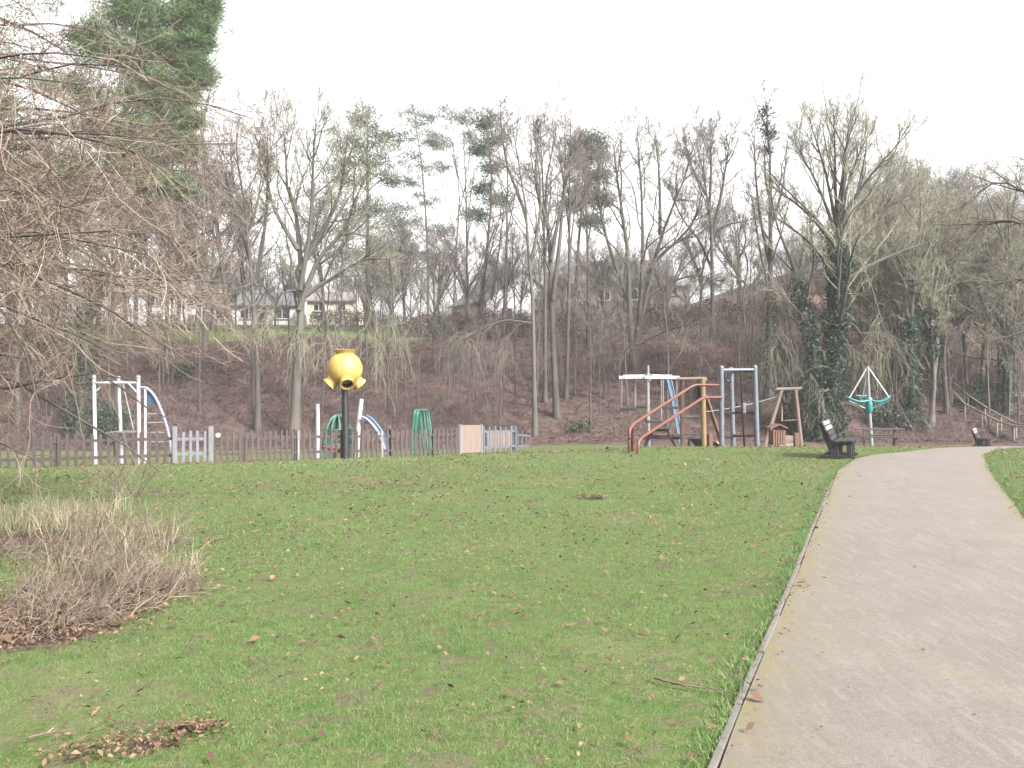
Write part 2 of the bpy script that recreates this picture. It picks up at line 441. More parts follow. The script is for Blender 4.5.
def blades(xs, ys, hmin, hmax, wid, rg, lean=.5, zoff=None, seg2=False):
    n = len(xs)
    z = ground(xs, ys) - .005 if zoff is None else zoff
    h = rg.uniform(hmin, hmax, n); a = rg.uniform(0, 6.283, n); w = wid * rg.uniform(.6, 1.3, n)
    la = rg.uniform(0, 6.283, n); lm = lean * np.abs(rg.normal(0, 1, n)) * h
    base = np.stack([xs, ys, z], -1)
    side = np.stack([np.cos(a), np.sin(a), 0 * a], -1) * w[:, None] / 2
    tip = base + np.stack([np.cos(la) * lm, np.sin(la) * lm, h], -1)
    if not seg2:
        V = np.stack([base - side, base + side, tip], 1).reshape(-1, 3)
        return V, np.arange(3 * n).reshape(-1, 3)
    mid = base + np.stack([np.cos(la) * lm * .3, np.sin(la) * lm * .3, h * .62], -1)
    V = np.stack([base - side, base + side, mid + side * .7, mid - side * .7, tip + side * .1, tip - side * .1], 1).reshape(-1, 3)
    k = np.arange(n)[:, None] * 6
    Q = np.concatenate([k + np.array([0, 1, 2, 3]), k + np.array([3, 2, 4, 5])])
    return V, Q

def scatter(n, y0, y1, margin, rg):
    ys = np.sqrt(rg.uniform(y0 ** 2, y1 ** 2, n)); xs = rg.uniform(-1, 1, n) * (ys * .60 + margin)
    return xs, ys

parts = []
for n, y0, y1, h0, h1, wd in ((400000, 3.2, 8.5, .009, .028, .0042), (260000, 8.5, 15, .010, .032, .008), (180000, 15, 27, .014, .04, .014)):
    xs, ys = scatter(n, y0, y1, 1.6, rng)
    k = ((xs < path_l(ys) - .075) | (xs > path_r(ys) + .02)) & (litter_mask(xs, ys) + .5 * (rng.random(n) - .5) < .45) & (.5 + .6 * nz(xs, ys, 2.6, 44) + rng.random(n) > .35)
    xs, ys = xs[k], ys[k]
    hs = 1 + .35 * nz(xs, ys, 3.1, 45)
    V, T = blades(xs, ys, h0, h1, wd, rng, .85)
    # taller where the noise says so
    V = V.reshape(-1, 3, 3); V[:, 2, 2] += (hs - 1) * .014; V = V.reshape(-1, 3)
    parts.append((V, T))
# a ragged fringe leaning over the kerb and the far path edge
for side in (-1, 1):
    n = 14000; ys = np.sqrt(rng.uniform(3.0 ** 2, 23 ** 2, n))
    ed = path_l(ys) if side < 0 else path_r(ys)
    k = nz(ed, ys, 1.7, 47) + .5 * rng.random(n) > -.35
    xs = ed + side * (np.abs(rng.normal(0, .07, n)) + (.04 if side < 0 else -.01))
    V, T = blades(xs[k], ys[k], .02, .055, .008, rng, .7); parts.append((V, T))
V, T = join_np(parts)
tag(link_mesh('short_grass', mesh_np('short_grass', V, T), M['grass']), kind='stuff')

def leaf_cards(P, size, rg, flat=.35, jitter=.5):
    """bent quads (two triangles sharing a rib) at points P"""
    n = len(P); s = size * rg.uniform(.6, 1.4, n)[:, None]
    a = rg.uniform(0, 6.283, n)
    u = np.stack([np.cos(a), np.sin(a), rg.normal(0, flat, n)], -1); u = nrm(u)
    v = nrm(np.stack([-np.sin(a), np.cos(a), rg.normal(0, flat, n)], -1))
    up = np.array([0, 0, 1.])
    c = P
    V = np.stack([c - u * s, c + v * s * .55 + up * s * rg.uniform(-.1, .45, n)[:, None], c + u * s, c - v * s * .55 + up * s * rg.uniform(-.1, .45, n)[:, None]], 1).reshape(-1, 3)
    k = np.arange(n)[:, None] * 4
    return V, np.concatenate([k + np.array([0, 1, 2]), k + np.array([0, 2, 3])])

xs, ys = scatter(190000, 3.4, 27, 1.5, rng)
den = .5 + .3 * nz(xs, ys, .8, 51) + .3 * nz(xs, ys, 2.9, 52)
k = off_path(xs, ys, -.1) & (rng.random(len(xs)) < np.clip(.1 + .8 * den, .1, 1) * (.75 - .45 * sstep(13, 22, ys)))
xs, ys = xs[k], ys[k]
px_, py_ = scatter(420, 3.4, 24, .5, rng); kk = ~off_path(px_, py_, 0)
bx = [xs]; by = [ys]
for x0, y0, rx, ry, s in BRAM:
    n = int((5200 if s > .8 else 700) * rx * ry * s) + (240 if y0 < 4.6 else 20)
    bx.append(rng.normal(x0, rx * .62, n)); by.append(rng.normal(y0, ry * .62, n))
xs, ys = np.concatenate(bx), np.concatenate(by)
k = (ys > 2.8); xs, ys = xs[k], ys[k]
P = np.stack([xs, ys, ground(xs, ys) + .030 + .016 * rng.random(len(xs))], -1)
V, T = leaf_cards(P, (.0095 + .00035 * P[:, 1:2]) * rng.lognormal(0, .38, len(P))[:, None], rng)
tag(link_mesh('fallen_leaves', mesh_np('fallen_leaves', V, T), M['leaf']), kind='stuff')
P = np.stack([px_[kk], py_[kk], ground(px_[kk], py_[kk]) + .036], -1)
V, T = leaf_cards(P, .016, rng, .15)
tag(link_mesh('path_debris', mesh_np('path_debris', V, T), M['leaf_dark']), kind='stuff')

# ------------------------------------------------------------------ plants: branching
def resample(pts, n):
    P = np.array(pts, float); d = np.r_[0, np.cumsum(np.linalg.norm(np.diff(P, axis=0), axis=1))]
    # smooth by Catmull-Rom first
    S = np.array([tuple(v) for v in arc(pts, 24)]) if len(pts) > 2 else P
    d = np.r_[0, np.cumsum(np.linalg.norm(np.diff(S, axis=0), axis=1))]
    t = np.linspace(0, d[-1], n)
    return np.stack([np.interp(t, d, S[:, i]) for i in range(3)], -1)

def spawn(P, R, k, t0, t1, ang, angsd, ln, lsd, n, wig, trop, rr, rmin, rg, rel=True, short=.5, rtop=.25):
    """children along polylines P (m,n,3): k each; ln is a share of the parent's length when rel"""
    m, q, _ = P.shape
    I = np.repeat(np.arange(m), k)
    t = np.tile((np.arange(k) + .5) / k, m) + rg.uniform(-.5, .5, m * k) / k
    t = t0 + (t1 - t0) * np.clip(t, 0, 1)
    f = t * (q - 1); i0 = np.clip(f.astype(int), 0, q - 2); w = (f - i0)[:, None]
    pos = P[I, i0] * (1 - w) + P[I, i0 + 1] * w
    T = nrm(P[I, i0 + 1] - P[I, i0]); rad = R[I, i0] * (1 - w[:, 0]) + R[I, i0 + 1] * w[:, 0]
    perp = nrm(np.cross(T, rg.normal(0, 1, T.shape)))
    a = rg.normal(ang, angsd, m * k)[:, None]
    d = nrm(np.cos(a) * T + np.sin(a) * perp)
    plen = np.linalg.norm(np.diff(P, axis=1), axis=2).sum(1)[I] if rel else 1.0
    length = plen * ln * np.clip(rg.normal(1, lsd, m * k), .35, 1.9) * (1 - short * (t - t0) / max(1e-6, t1 - t0))
    r0 = np.maximum(np.minimum(rad * rr, rad * .9), rmin)
    step = (length / (n - 1))[:, None]
    pts = [pos]
    for s in range(n - 1):
        tr = np.array(trop[min(s, len(trop) - 1)]) if isinstance(trop, list) else np.array(trop)
        d = nrm(d + rg.normal(0, wig, d.shape) + tr)
        pts.append(pts[-1] + d * step)
    C = np.stack(pts, 1)
    s = np.linspace(0, 1, n)[None]
    Rr = np.maximum(r0[:, None] * (1 - (1 - rtop) * s), rmin * .7)
    return C, Rr

def leaf_cloud(centres, n_each, spread, ln, wd, rg, up=.3, flat=.6):
    """needle or small leaf faces round each centre"""
    C = np.repeat(centres, n_each, 0)
    off = rg.normal(0, 1, C.shape) * np.array([spread, spread, spread * flat])
    d = nrm(nrm(off + 1e-6) * .7 + rg.normal(0, .6, C.shape) + np.array([0, 0, up]))
    p = C + off
    side = nrm(np.cross(d, rg.normal(0, 1, d.shape))) * (wd * rg.uniform(.6, 1.4, len(p)))[:, None]
    L = (ln * rg.uniform(.5, 1.3, len(p)))[:, None]
    V = np.stack([p - side, p + side, p + d * L], 1).reshape(-1, 3)
    return V, np.arange(len(V)).reshape(-1, 3)

def quads_to_tris(V, Q):
    return V, np.concatenate([Q[:, [0, 1, 2]], Q[:, [0, 2, 3]]])

class Tree:
    def __init__(s, name, label, cat, Z, stems, group=None, seed=0, depth=.22, npts=12, base=None):
        """stems: list of (list of (px,py) in the plane Z, r0, r1)"""
        s.rg = np.random.default_rng(seed + 100); s.Z = Z
        Ps, Rs = [], []
        for i, (pp, r0, r1) in enumerate(stems):
            pts = [W(px, Z, py) for px, py in pp]
            if i == 0 and base is None:
                b = pts[0]; pts[0] = Vector((b.x, b.y, gz(b.x, b.y) - .15)); s.base = Vector((b.x, b.y, gz(b.x, b.y)))
            P = resample(pts, npts)
            ln = np.linalg.norm(P[-1] - P[0]); sg = s.rg.choice([-1, 1]) * s.rg.uniform(.5, 1.2)
            tt = np.linspace(0, 1, npts)
            P[:, 1] += sg * depth * ln * tt ** 1.5 * (0.25 if i == 0 else 1)
            P[1:] += s.rg.normal(0, .006 * ln / npts * 4, (npts - 1, 3)) * tt[1:, None]
            Ps.append(P); r0, r1 = r0 * .8, min(r1, .016); Rs.append(r0 * (1 - tt) ** .85 + r1 * (1 - (1 - tt) ** .85))
        Rs[0][0] *= 1.35
        s.P = np.array(Ps); s.R = np.array(Rs)
        s.wood = [polytubes(s.P, s.R, 8)]
        s.fine = []; s.leaves = []
        s.root = empty(name, s.base, label, cat, group)
    def branch(s, k1=9, l1=.34, k2=7, k3=6, t0=.35, ang=.75, up=.08, tw=.011, k4=0, droop=0.0, l2=.5, l3=.5, wig=.16):
        rg = s.rg
        A, Ra = spawn(s.P, s.R, k1, t0, .98, ang, .22, l1, .3, 8, wig, (0, 0, up), .5, tw * 1.6, rg, short=.5)
        s.wood.append(polytubes(A, Ra, 5))
        A2, Ra2 = spawn(s.P, s.R, 4, .66, 1, .42, .16, l1 * .8, .3, 8, wig * .7, (0, 0, up), .8, tw * 1.6, rg, short=.35)
        s.wood.append(polytubes(A2, Ra2, 5)); A = np.concatenate([A, A2]); Ra = np.concatenate([Ra, Ra2])
        s.A = A; s.Ra = Ra
        B, Rb = spawn(A, Ra, k2, .2, 1, .7, .25, l2, .3, 6, wig * 1.1, (0, 0, up - droop * .5), .55, tw * 1.2, rg)
        s.fine.append(polytubes(B, Rb, 3)); s.B = B
        C, Rc = spawn(B, Rb, k3, .15, 1, .65, .3, l3, .35, 5, wig * 1.2, (0, 0, up - droop), .7, tw, rg)
        s.fine.append(polytubes(C, Rc, 3)); s.C = C
        if k4:
            D, Rd = spawn(C, Rc, k4, .2, 1, .6, .3, .6, .35, 4, wig * 1.2, (0, 0, up - droop), .8, tw * .9, rg)
            s.fine.append(polytubes(D, Rd, 3))
        return s
    def hang(s, spots, n=60, tw=.012):
        """drooping sprays: (px, py, width_m, length_m)"""
        for px, py, w, l in spots:
            c = np.array(W(px, s.Z, py)); rg = s.rg
            j = np.argmin(np.linalg.norm(s.P.reshape(-1, 3) - c - np.array([0, 0, 1.5]), axis=1)); a = s.P.reshape(-1, 3)[j]
            top = resample([a, (a + c) / 2 + np.array([0, rg.uniform(-.4, .4), .6]), c, c + np.array([w * .3, -.3, -.5])], 8)[None]
            Rt = np.linspace(.06, .025, 8)[None]
            s.wood.append(polytubes(top, Rt, 5))
            A, Ra = spawn(top, Rt, max(5, n // 10), .45, 1, .9, .3, w, .4, 6, .2, (0, 0, -.15), .6, tw * 1.3, rg, rel=False, short=.2)
            s.fine.append(polytubes(A, Ra, 3))
            B, Rb = spawn(A, Ra, 5, .25, 1, .8, .3, l, .4, 7, .18, (0, 0, -.42), .8, tw * 1.3, rg, rel=False, short=.2)
            s.fine.append(polytubes(B, Rb, 3))
            C, Rc = spawn(B, Rb, 2, .2, .9, .6, .3, .4, .4, 4, .2, (0, 0, -.2), .8, tw, rg)
            s.fine.append(polytubes(C, Rc, 3))
        return s
    def ivy(s, stem, t0, t1, n, spread, ln=.16, strands=0):
        rg = s.rg
        P, R = s.P[stem], s.R[stem]; q = len(P)
        t = rg.uniform(t0, t1, n); f = t * (q - 1); i = np.clip(f.astype(int), 0, q - 2); w = (f - i)[:, None]
        c = P[i] * (1 - w) + P[i + 1] * w
        lump = 1 + .45 * np.sin(t * 37 + stem) + .3 * np.sin(t * 83 + 1)
        r = (R[i] + spread * lump * np.sqrt(rg.random(n)))[:, None]; a = rg.uniform(0, 6.283, n)
        V, T = leaf_cloud(c + r * np.stack([np.cos(a), np.sin(a), 0 * a], -1) + rg.normal(0, .1, (n, 3)), 1, .06, ln, ln * .42, rg, -.3, 1)
        s.leaves.append((V, T))
        if strands:
            A, Ra = spawn(s.P[stem:stem + 1], s.R[stem:stem + 1], strands, t0, t1, 1.1, .3, 1.6, .4, 7, .2, [(0, 0, .05), (0, 0, -.2), (0, 0, -.5)], .1, .014, rg, rel=False, short=0)
            s.fine.append(polytubes(A, np.minimum(Ra, .02), 3))
            B, Rb = spawn(A, np.minimum(Ra, .02), 5, .2, 1, .7, .3, .6, .4, 5, .25, (0, 0, -.35), .8, .011, rg, rel=False)
            s.fine.append(polytubes(B, Rb, 3))
        return s
    def tufts(s, src, n, n_each, spread, ln, wd, zmin=-1e9, up=.25, flat=.55):
        rg = s.rg
        tips = src[:, -2:].reshape(-1, 3); tips = tips[tips[:, 2] > zmin]
        c = tips[rg.integers(0, len(tips), n)]
        s.leaves.append(leaf_cloud(c, n_each, spread, ln, wd, rg, up, flat))
        return s
    def tufts_at(s, spots, n, n_each, spread, ln, wd, up=.25, flat=.55):
        """foliage pads at (px, py, half_px, half_py) in the tree's plane"""
        rg = s.rg; out = []
        for px, py, hx, hy in spots:
            c = np.array(W(px, s.Z, py)); k = s.Z / F
            o = rg.normal(0, .5, (n, 3)) * np.array([hx * k, hx * k * .9, hy * k]); out.append(c + o)
            # a bough to each pad
            st = s.P.reshape(-1, 3); below = st[st[:, 2] < c[2] + .3]; below = below if len(below) else st
            a = below[np.argmin(np.linalg.norm(below - c - np.array([0, 0, -1.0]), axis=1))]
            bp = resample([a, (a + c) / 2 + np.array([0, 0, .25]), c], 6)[None]; br = np.linspace(.07, .02, 6)[None]
            s.wood.append(polytubes(bp, br, 5))
            A, Ra = spawn(bp, br, 4, .4, 1, .8, .3, .4, .3, 5, .2, (0, 0, .1), .4, .009, rg)
            s.fine.append(polytubes(A, Ra, 3))
        s.leaves.append(leaf_cloud(np.concatenate(out), n_each, spread, ln, wd, rg, up, flat))
        return s
    def build(s, bark, twig, leaf=None, leafname='crown'):
        off = np.array(s.base)
        if s.leaves and leafname == 'crown': s.wood += s.fine; s.fine = []
        V, Q = join_np(s.wood); link_mesh('trunk', mesh_np('trunk', V - off, Q, True), M[bark], s.root)
        if s.fine:
            V, Q = join_np(s.fine)
            nm = 'crown' if not (s.leaves and leafname == 'crown') else 'limbwork'
            link_mesh(nm, mesh_np('twigs', V - off, Q), M[twig], s.root)
        if s.leaves:
            V, T = join_np(s.leaves); link_mesh(leafname, mesh_np(leafname, V - off, T), M[leaf], s.root)
        return s.root

def copy_tree(src, loc, rz, sc, label=None, group=None):
    c = src.copy(); COL.objects.link(c); c.location = loc; c.rotation_euler = (0, 0, rz); c.scale = (sc[0], sc[0], sc[1])
    if label: c['label'] = label
    if group: c['group'] = group
    for ch in list(src.children):
        d = ch.copy(); COL.objects.link(d); d.parent = c
    return c

# ------------------------------------------------------------------ trees on and above the bank
def T(name, label, Z, stems, seed, **k): return Tree(name, label, 'tree', Z, stems, seed=seed, **k)

# --- left of the yellow ball
Z = hit(232, 332)
T('bare_tree', 'tall bare tree with two long curving limbs, right of the big green pine', Z,
  [([(232, 340), (225, 290), (216, 210), (205, 140), (213, 95)], .34, .04), ([(224, 280), (238, 220), (226, 165), (222, 118)], .2, .03), ([(228, 300), (246, 230), (262, 160), (268, 98)], .22, .03), ([(222, 260), (205, 210), (196, 150)], .16, .03)],
  1).branch(10, .3, 7, 6, tw=.011, k4=2).build('bark', 'twig')
T('bare_tree', 'bare tree with a dark straight trunk, second large tree left of the yellow ball', 56.5,
  [([(258, 428), (257, 350), (252, 260), (244, 180), (240, 130)], .24, .04), ([(254, 290), (268, 220), (274, 140)], .18, .03), ([(253, 270), (236, 210), (226, 160)], .16, .03)],
  2).branch(10, .3, 7, 6, t0=.4, k4=2).build('bark', 'twig')
T('bare_tree', 'broad bare tree with a thick trunk and hanging lichen twigs left of the yellow ball', 55.5,
  [([(294, 430), (297, 370), (301, 300), (297, 230), (284, 175), (281, 128)], .42, .04), ([(299, 310), (318, 262), (345, 232), (366, 185), (380, 165)], .22, .03),
   ([(300, 290), (313, 220), (318, 165), (324, 125)], .22, .03), ([(298, 250), (272, 205), (262, 158)], .2, .03), ([(300, 300), (330, 280), (365, 262), (392, 262)], .18, .03), ([(300, 270), (340, 200), (352, 140)], .22, .03)],
  3).branch(11, .34, 8, 6, tw=.012, k4=2).hang([(378, 338, 1.8, 3.0), (395, 330, 1.4, 2.6), (262, 318, 1.2, 2.0), (330, 340, 1.4, 2.2), (300, 330, 1.2, 2.0)], 80).build('bark_pale', 'twig_lichen')
t = T('pine_tree', 'dense grey green pine standing behind the broad pale tree', 80,
  [([(368, 325), (367, 240), (366, 170), (365, 108)], .34, .05)], 4)
t.tufts_at([(366, 118, 16, 14), (350, 140, 22, 14), (382, 142, 22, 14), (342, 172, 26, 13), (388, 178, 26, 14), (366, 160, 22, 14), (352, 205, 32, 14), (392, 215, 28, 14), (372, 240, 34, 15), (345, 255, 26, 13), (400, 255, 26, 13), (380, 285, 34, 14)], 42, 46, .35, .32, .035)
t.build('bark_pine', 'twig', 'needle_grey')
t = T('pine_tree', 'slim pine with dark green top, first of the row right of the broad pale tree', hit(428, 318),
  [([(428, 322), (428, 250), (424, 180), (414, 108)], .30, .05)], 5)
t.tufts_at([(410, 114, 18, 9), (425, 124, 20, 9), (402, 138, 18, 8), (432, 142, 16, 8), (412, 158, 24, 9), (436, 168, 16, 8), (406, 182, 20, 8), (426, 200, 20, 9), (414, 222, 22, 8), (438, 232, 14, 7), (424, 255, 18, 8)], 30, 62, .40, .30, .040, flat=.4)
t.build('bark_pine', 'twig', 'needle')
t = T('pine_tree', 'spindly pine with thin pale foliage and long bare stem right of the dark topped pine', hit(452, 322),
  [([(453, 326), (456, 250), (459, 190), (448, 118)], .27, .04), ([(457, 220), (468, 170), (470, 110)], .13, .03), ([(456, 240), (444, 190), (438, 150)], .1, .02)], 6)
t.branch(7, .26, 5, 4, t0=.5).tufts_at([(447, 112, 16, 8), (463, 118, 12, 7), (438, 140, 14, 7), (470, 140, 11, 7)], 24, 62, .40, .30, .040)
t.build('bark_pine', 'twig', 'needle_grey')
t = T('pine_tree', 'slim pine with small foliage pads and crooked stem left of the twin tall trees', hit(478, 330),
  [([(478, 334), (486, 260), (492, 190), (487, 122)], .25, .04), ([(487, 250), (498, 220), (510, 205)], .1, .02), ([(492, 300), (500, 240), (505, 190)], .15, .03)], 7)
t.branch(5, .22, 5, 3, t0=.4).tufts_at([(486, 122, 10, 8), (494, 140, 12, 7), (480, 150, 12, 7), (492, 168, 14, 7), (484, 188, 12, 7), (500, 200, 14, 6), (478, 215, 12, 6)], 24, 62, .40, .30, .040)
t.build('bark_pine', 'twig', 'needle')
T('bare_tree', 'tall bare tree with straight pale trunk standing nearest the grey end of the fence', 55,
  [([(535, 440), (534, 380), (532, 300), (525, 210), (512, 125)], .21, .04), ([(530, 270), (541, 200), (534, 125)], .15, .03), ([(526, 215), (506, 160), (500, 110)], .14, .03)],
  8, depth=.1).branch(9, .26, 7, 6, t0=.5, k4=2).hang([(470, 338, 1.8, 3.2), (452, 345, 1.2, 2.6), (505, 345, 1.0, 2.0)], 80).build('bark_pale', 'twig')
T('bare_tree', 'stout tall bare tree with several upright limbs, right of the straight pale trunk', hit(557, 418),
  [([(557, 422), (553, 340), (550, 250), (545, 190), (558, 122)], .28, .05), ([(551, 260), (562, 200), (572, 160), (584, 128)], .18, .03), ([(553, 300), (561, 230), (566, 160), (566, 122)], .2, .04), ([(549, 230), (536, 180), (540, 120)], .2, .03)],
  9, depth=.12).branch(9, .26, 7, 6, t0=.45, k4=2).build('bark', 'twig')
t = T('pine_tree', 'leaning slim pine with dark drooping pads to the left of the forked bare tree', hit(574, 330),
  [([(573, 334), (577, 270), (582, 210), (592, 138)], .24, .04)], 10)
t.tufts_at([(590, 140, 14, 8), (598, 152, 12, 8), (580, 160, 14, 8), (596, 176, 14, 8), (584, 190, 16, 7), (600, 200, 12, 7), (574, 205, 14, 7), (592, 222, 16, 7), (580, 145, 10, 6)], 28, 62, .40, .30, .040)
t.build('bark_pine', 'twig', 'needle_grey')
for px, py, b1, top, lab, sd in ((466, 326, 463, 124, 'slim straight bare trunk with a tiny crown between two slender pines', 51), (503, 338, 507, 132, 'slim bare tree with a slight lean right of the crooked pine', 52),
        (545, 402, 541, 118, 'slender straight tree squeezed between the pale trunk and the stout tall tree', 53), (566, 398, 569, 112, 'slender straight tree just right of the stout tall tree', 54), (588, 345, 583, 150, 'thin dark trunk right of the leaning slim pine', 55)):
    Zt = hit(px, py)
    T('bare_tree', lab, Zt, [([(px, py + 3), ((px + b1) / 2 + 2, (py + top) / 2), (b1, top)], .19, .02), ([((px + b1) / 2 + 2, (py + top) / 2), (b1 + 12, top + 45)], .08, .015), ([((px + b1) / 2 + 2, (py + top) / 2 - 20), (b1 - 11, top + 30)], .08, .015)], sd, depth=.08).branch(8, .16, 6, 5, t0=.5, ang=.6, tw=.010).build('bark', 'twig')
# --- behind the red rails
t = T('bare_tree', 'wide forked bare tree with many limbs rising from one base behind the red handrails', hit(634, 370),
  [([(634, 374), (630, 320), (627, 250), (618, 190), (612, 138)], .32, .04), ([(634, 360), (640, 300), (641, 220), (634, 136)], .26, .04), ([(636, 350), (645, 300), (661, 235), (680, 185), (690, 145)], .25, .04),
   ([(630, 305), (608, 240), (600, 190), (604, 140)], .22, .03), ([(640, 290), (655, 262), (690, 226), (702, 186)], .22, .03), ([(660, 235), (660, 180), (656, 122)], .18, .03), ([(637, 345), (662, 332), (700, 322), (722, 326)], .2, .04), ([(643, 300), (672, 282), (700, 276), (718, 290)], .13, .03)],
  11, depth=.16)
t.branch(9, .3, 7, 6, t0=.4, k4=2).build('bark_pale', 'twig')
T('bare_tree', 'bare tree with a V shaped dense grey crown above the orange post', hit(712, 340),
  [([(712, 346), (712, 290), (710, 230), (703, 185), (694, 142)], .26, .04), ([(711, 240), (721, 190), (727, 138)], .22, .03), ([(709, 215), (712, 165), (712, 122)], .18, .03), ([(712, 270), (700, 240), (684, 215), (672, 180)], .16, .03), ([(706, 195), (690, 165), (682, 140)], .14, .03)],
  12).branch(11, .3, 8, 7, t0=.45, k4=2, tw=.012).hang([(703, 325, 1.2, 2.8), (722, 330, 1.0, 2.4), (735, 350, 1.0, 2.2), (690, 350, .8, 2.0)], 80).build('bark', 'twig')
t = T('ivy_tree', 'narrow upright tree with an evergreen tuft at its tip and ivy low on its stem', hit(768, 398),
  [([(768, 402), (769, 330), (770, 240), (769, 170), (766, 104)], .34, .05), ([(769, 260), (758, 210), (751, 150), (752, 125)], .16, .03), ([(770, 230), (783, 190), (790, 150)], .14, .03), ([(769, 290), (757, 240), (748, 190)], .12, .02)], 13, depth=.1)
t.branch(8, .2, 7, 5, t0=.4, ang=.6, k4=2).ivy(0, .0, .36, 1500, .25, .14, 16)
t.tufts_at([(766, 110, 4, 5), (765, 122, 7, 7), (768, 136, 7, 7), (766, 150, 6, 6)], 10, 26, .22, .26, .035)
t.build('bark', 'twig', 'ivy', 'foliage')
t = T('ivy_tree', 'big fan shaped bare tree with a thick ivy covered trunk behind the dark bench', 53.5,
  [([(827, 442), (832, 390), (836, 310), (838, 230), (842, 170), (846, 118)], .48, .04)] +
  [([(837, sy), (837 + (ex - 837) * .42, sy - (sy - ey) * .52), (ex, ey)], rr, .02) for sy, ex, ey, rr in
   ((250, 772, 178, .17), (235, 786, 142, .15), (228, 805, 122, .15), (220, 826, 116, .13), (215, 858, 114, .13), (225, 878, 122, .15), (232, 898, 138, .15), (240, 916, 156, .15), (255, 930, 180, .17), (285, 945, 236, .17), (275, 768, 205, .15))],
  14, depth=.22)
t.branch(11, .36, 7, 6, t0=.3, k4=2, ang=.46, up=.10, tw=.009).ivy(0, .0, .6, 9000, .42, .16, 34).ivy(1, 0, .25, 300, .2, .14, 4).ivy(11, 0, .25, 300, .2, .14)
t.hang([(868, 345, 1.5, 2.6), (885, 330, 1.4, 2.4), (850, 350, 1.2, 2.4)], 70).build('bark', 'twig_lichen', 'ivy', 'ivy')
t = T('ivy_tree', 'crooked leaning ivy clad stem to the left of the big fan shaped tree', 53,
  [([(820, 442), (817, 385), (810, 330), (800, 292), (792, 262), (784, 238)], .28, .05), ([(795, 270), (778, 225), (772, 190)], .14, .03), ([(806, 310), (812, 260), (806, 220)], .12, .03)], 15, depth=.1)
t.branch(7, .35, 6, 5, t0=.4).ivy(0, .0, .8, 4600, .30, .15, 34).hang([(775, 345, 1.0, 2.4), (812, 380, .8, 2.0)], 50).build('bark', 'twig_lichen', 'ivy', 'ivy')
t = T('ivy_tree', 'ivy covered tree with an arching branch, right of the teal spinner', 57,
  [([(912, 436), (911, 380), (910, 320), (913, 265), (917, 205)], .3, .04), ([(911, 330), (922, 312), (934, 314), (940, 326)], .12, .04), ([(913, 280), (935, 240), (950, 205)], .16, .03), ([(912, 290), (892, 245), (880, 205)], .16, .03)], 16, depth=.14)
t.branch(9, .36, 7, 6, t0=.4, k4=2).ivy(0, .0, .5, 3600, .32, .15, 20).ivy(1, .1, .8, 350, .16, .14).build('bark', 'twig_lichen', 'ivy', 'ivy')
t = T('bare_tree', 'forked bare tree with a patch of ivy halfway up, left of the wooden stair rails', 58,
  [([(930, 438), (934, 380), (930, 320), (938, 260), (950, 205)], .22, .03), ([(934, 380), (945, 310), (962, 250), (975, 210)], .16, .03), ([(931, 340), (915, 300), (905, 250)], .12, .03)], 17)
t.branch(9, .36, 7, 6, t0=.35, k4=2).ivy(0, .3, .45, 500, .3, .17).build('bark_pale', 'twig_lichen', 'ivy', 'ivy')
t = T('ivy_tree', 'ivy wrapped tree right of the wooden stair rails at the edge of the picture', 60,
  [([(1008, 440), (1005, 370), (1010, 300), (1003, 240), (1000, 195)], .32, .04), ([(1008, 320), (1026, 270), (1040, 220)], .2, .03), ([(1006, 350), (985, 300), (975, 250)], .16, .03)], 18)
t.branch(10, .36, 7, 6, t0=.3, k4=2).ivy(0, .0, .45, 1500, .28, .15, 20).build('bark_pale', 'twig_lichen', 'ivy', 'ivy')
t = T('bare_tree', 'nearer bare tree just beyond the right edge, its dark limbs reaching into the picture', 30,
  [([(1120, 470), (1118, 380), (1112, 300), (1100, 200), (1085, 90)], .3, .05), ([(1112, 300), (1070, 250), (1020, 220), (965, 222)], .14, .012), ([(1110, 270), (1060, 215), (1010, 180), (985, 190)], .11, .012), ([(1114, 330), (1070, 300), (1030, 280), (985, 285)], .10, .012), ([(1116, 360), (1075, 345), (1040, 330), (1000, 340)], .09, .012), ([(1104, 220), (1140, 150), (1160, 90)], .14, .03)], 19, depth=.08)
t.branch(12, .4, 6, 5, t0=.3, up=0, tw=.006, k4=2).build('bark', 'twig')

# --- far left, behind the near twigs
for i, (px, py, top, lean, lab) in enumerate([(18, 425, 150, -8, 'bare tree at the left edge behind the picket fence'),
        (52, 360, 170, 10, 'bare tree between the left edge and the ivy covered pine trunk'),
        (135, 345, 150, 6, 'bare tree on the bank behind the white climbing frame'),
        (205, 350, 120, -6, 'bare tree in front of the white house behind the near twigs'),
        (166, 372, 190, 3, 'slender bare tree low on the bank right of the blue panel')]):
    Zt = hit(px, py)
    T('bare_tree', lab, Zt, [([(px, py + 3), (px + lean * .3, py - 90), (px + lean, top)], .26, .03), ([(px + lean * .3, py - 80), (px + lean + 18, top + 50)], .14, .02), ([(px + lean * .2, py - 60), (px + lean - 20, top + 60)], .12, .02)],
      30 + i).branch(8, .28, 7, 6, k4=2).build('bark', 'twig')
t = T('pine_tree', 'big green pine at the top left with a dark ivy covered lower trunk', 56,
  [([(80, 442), (83, 390), (90, 310), (108, 200), (130, 80), (142, -50)], .42, .12)], 40, depth=.02)
t.ivy(0, .0, .34, 3600, .5, .17, 8)
V_, T_ = t.leaves.pop(); ivy_v, ivy_t = V_, T_
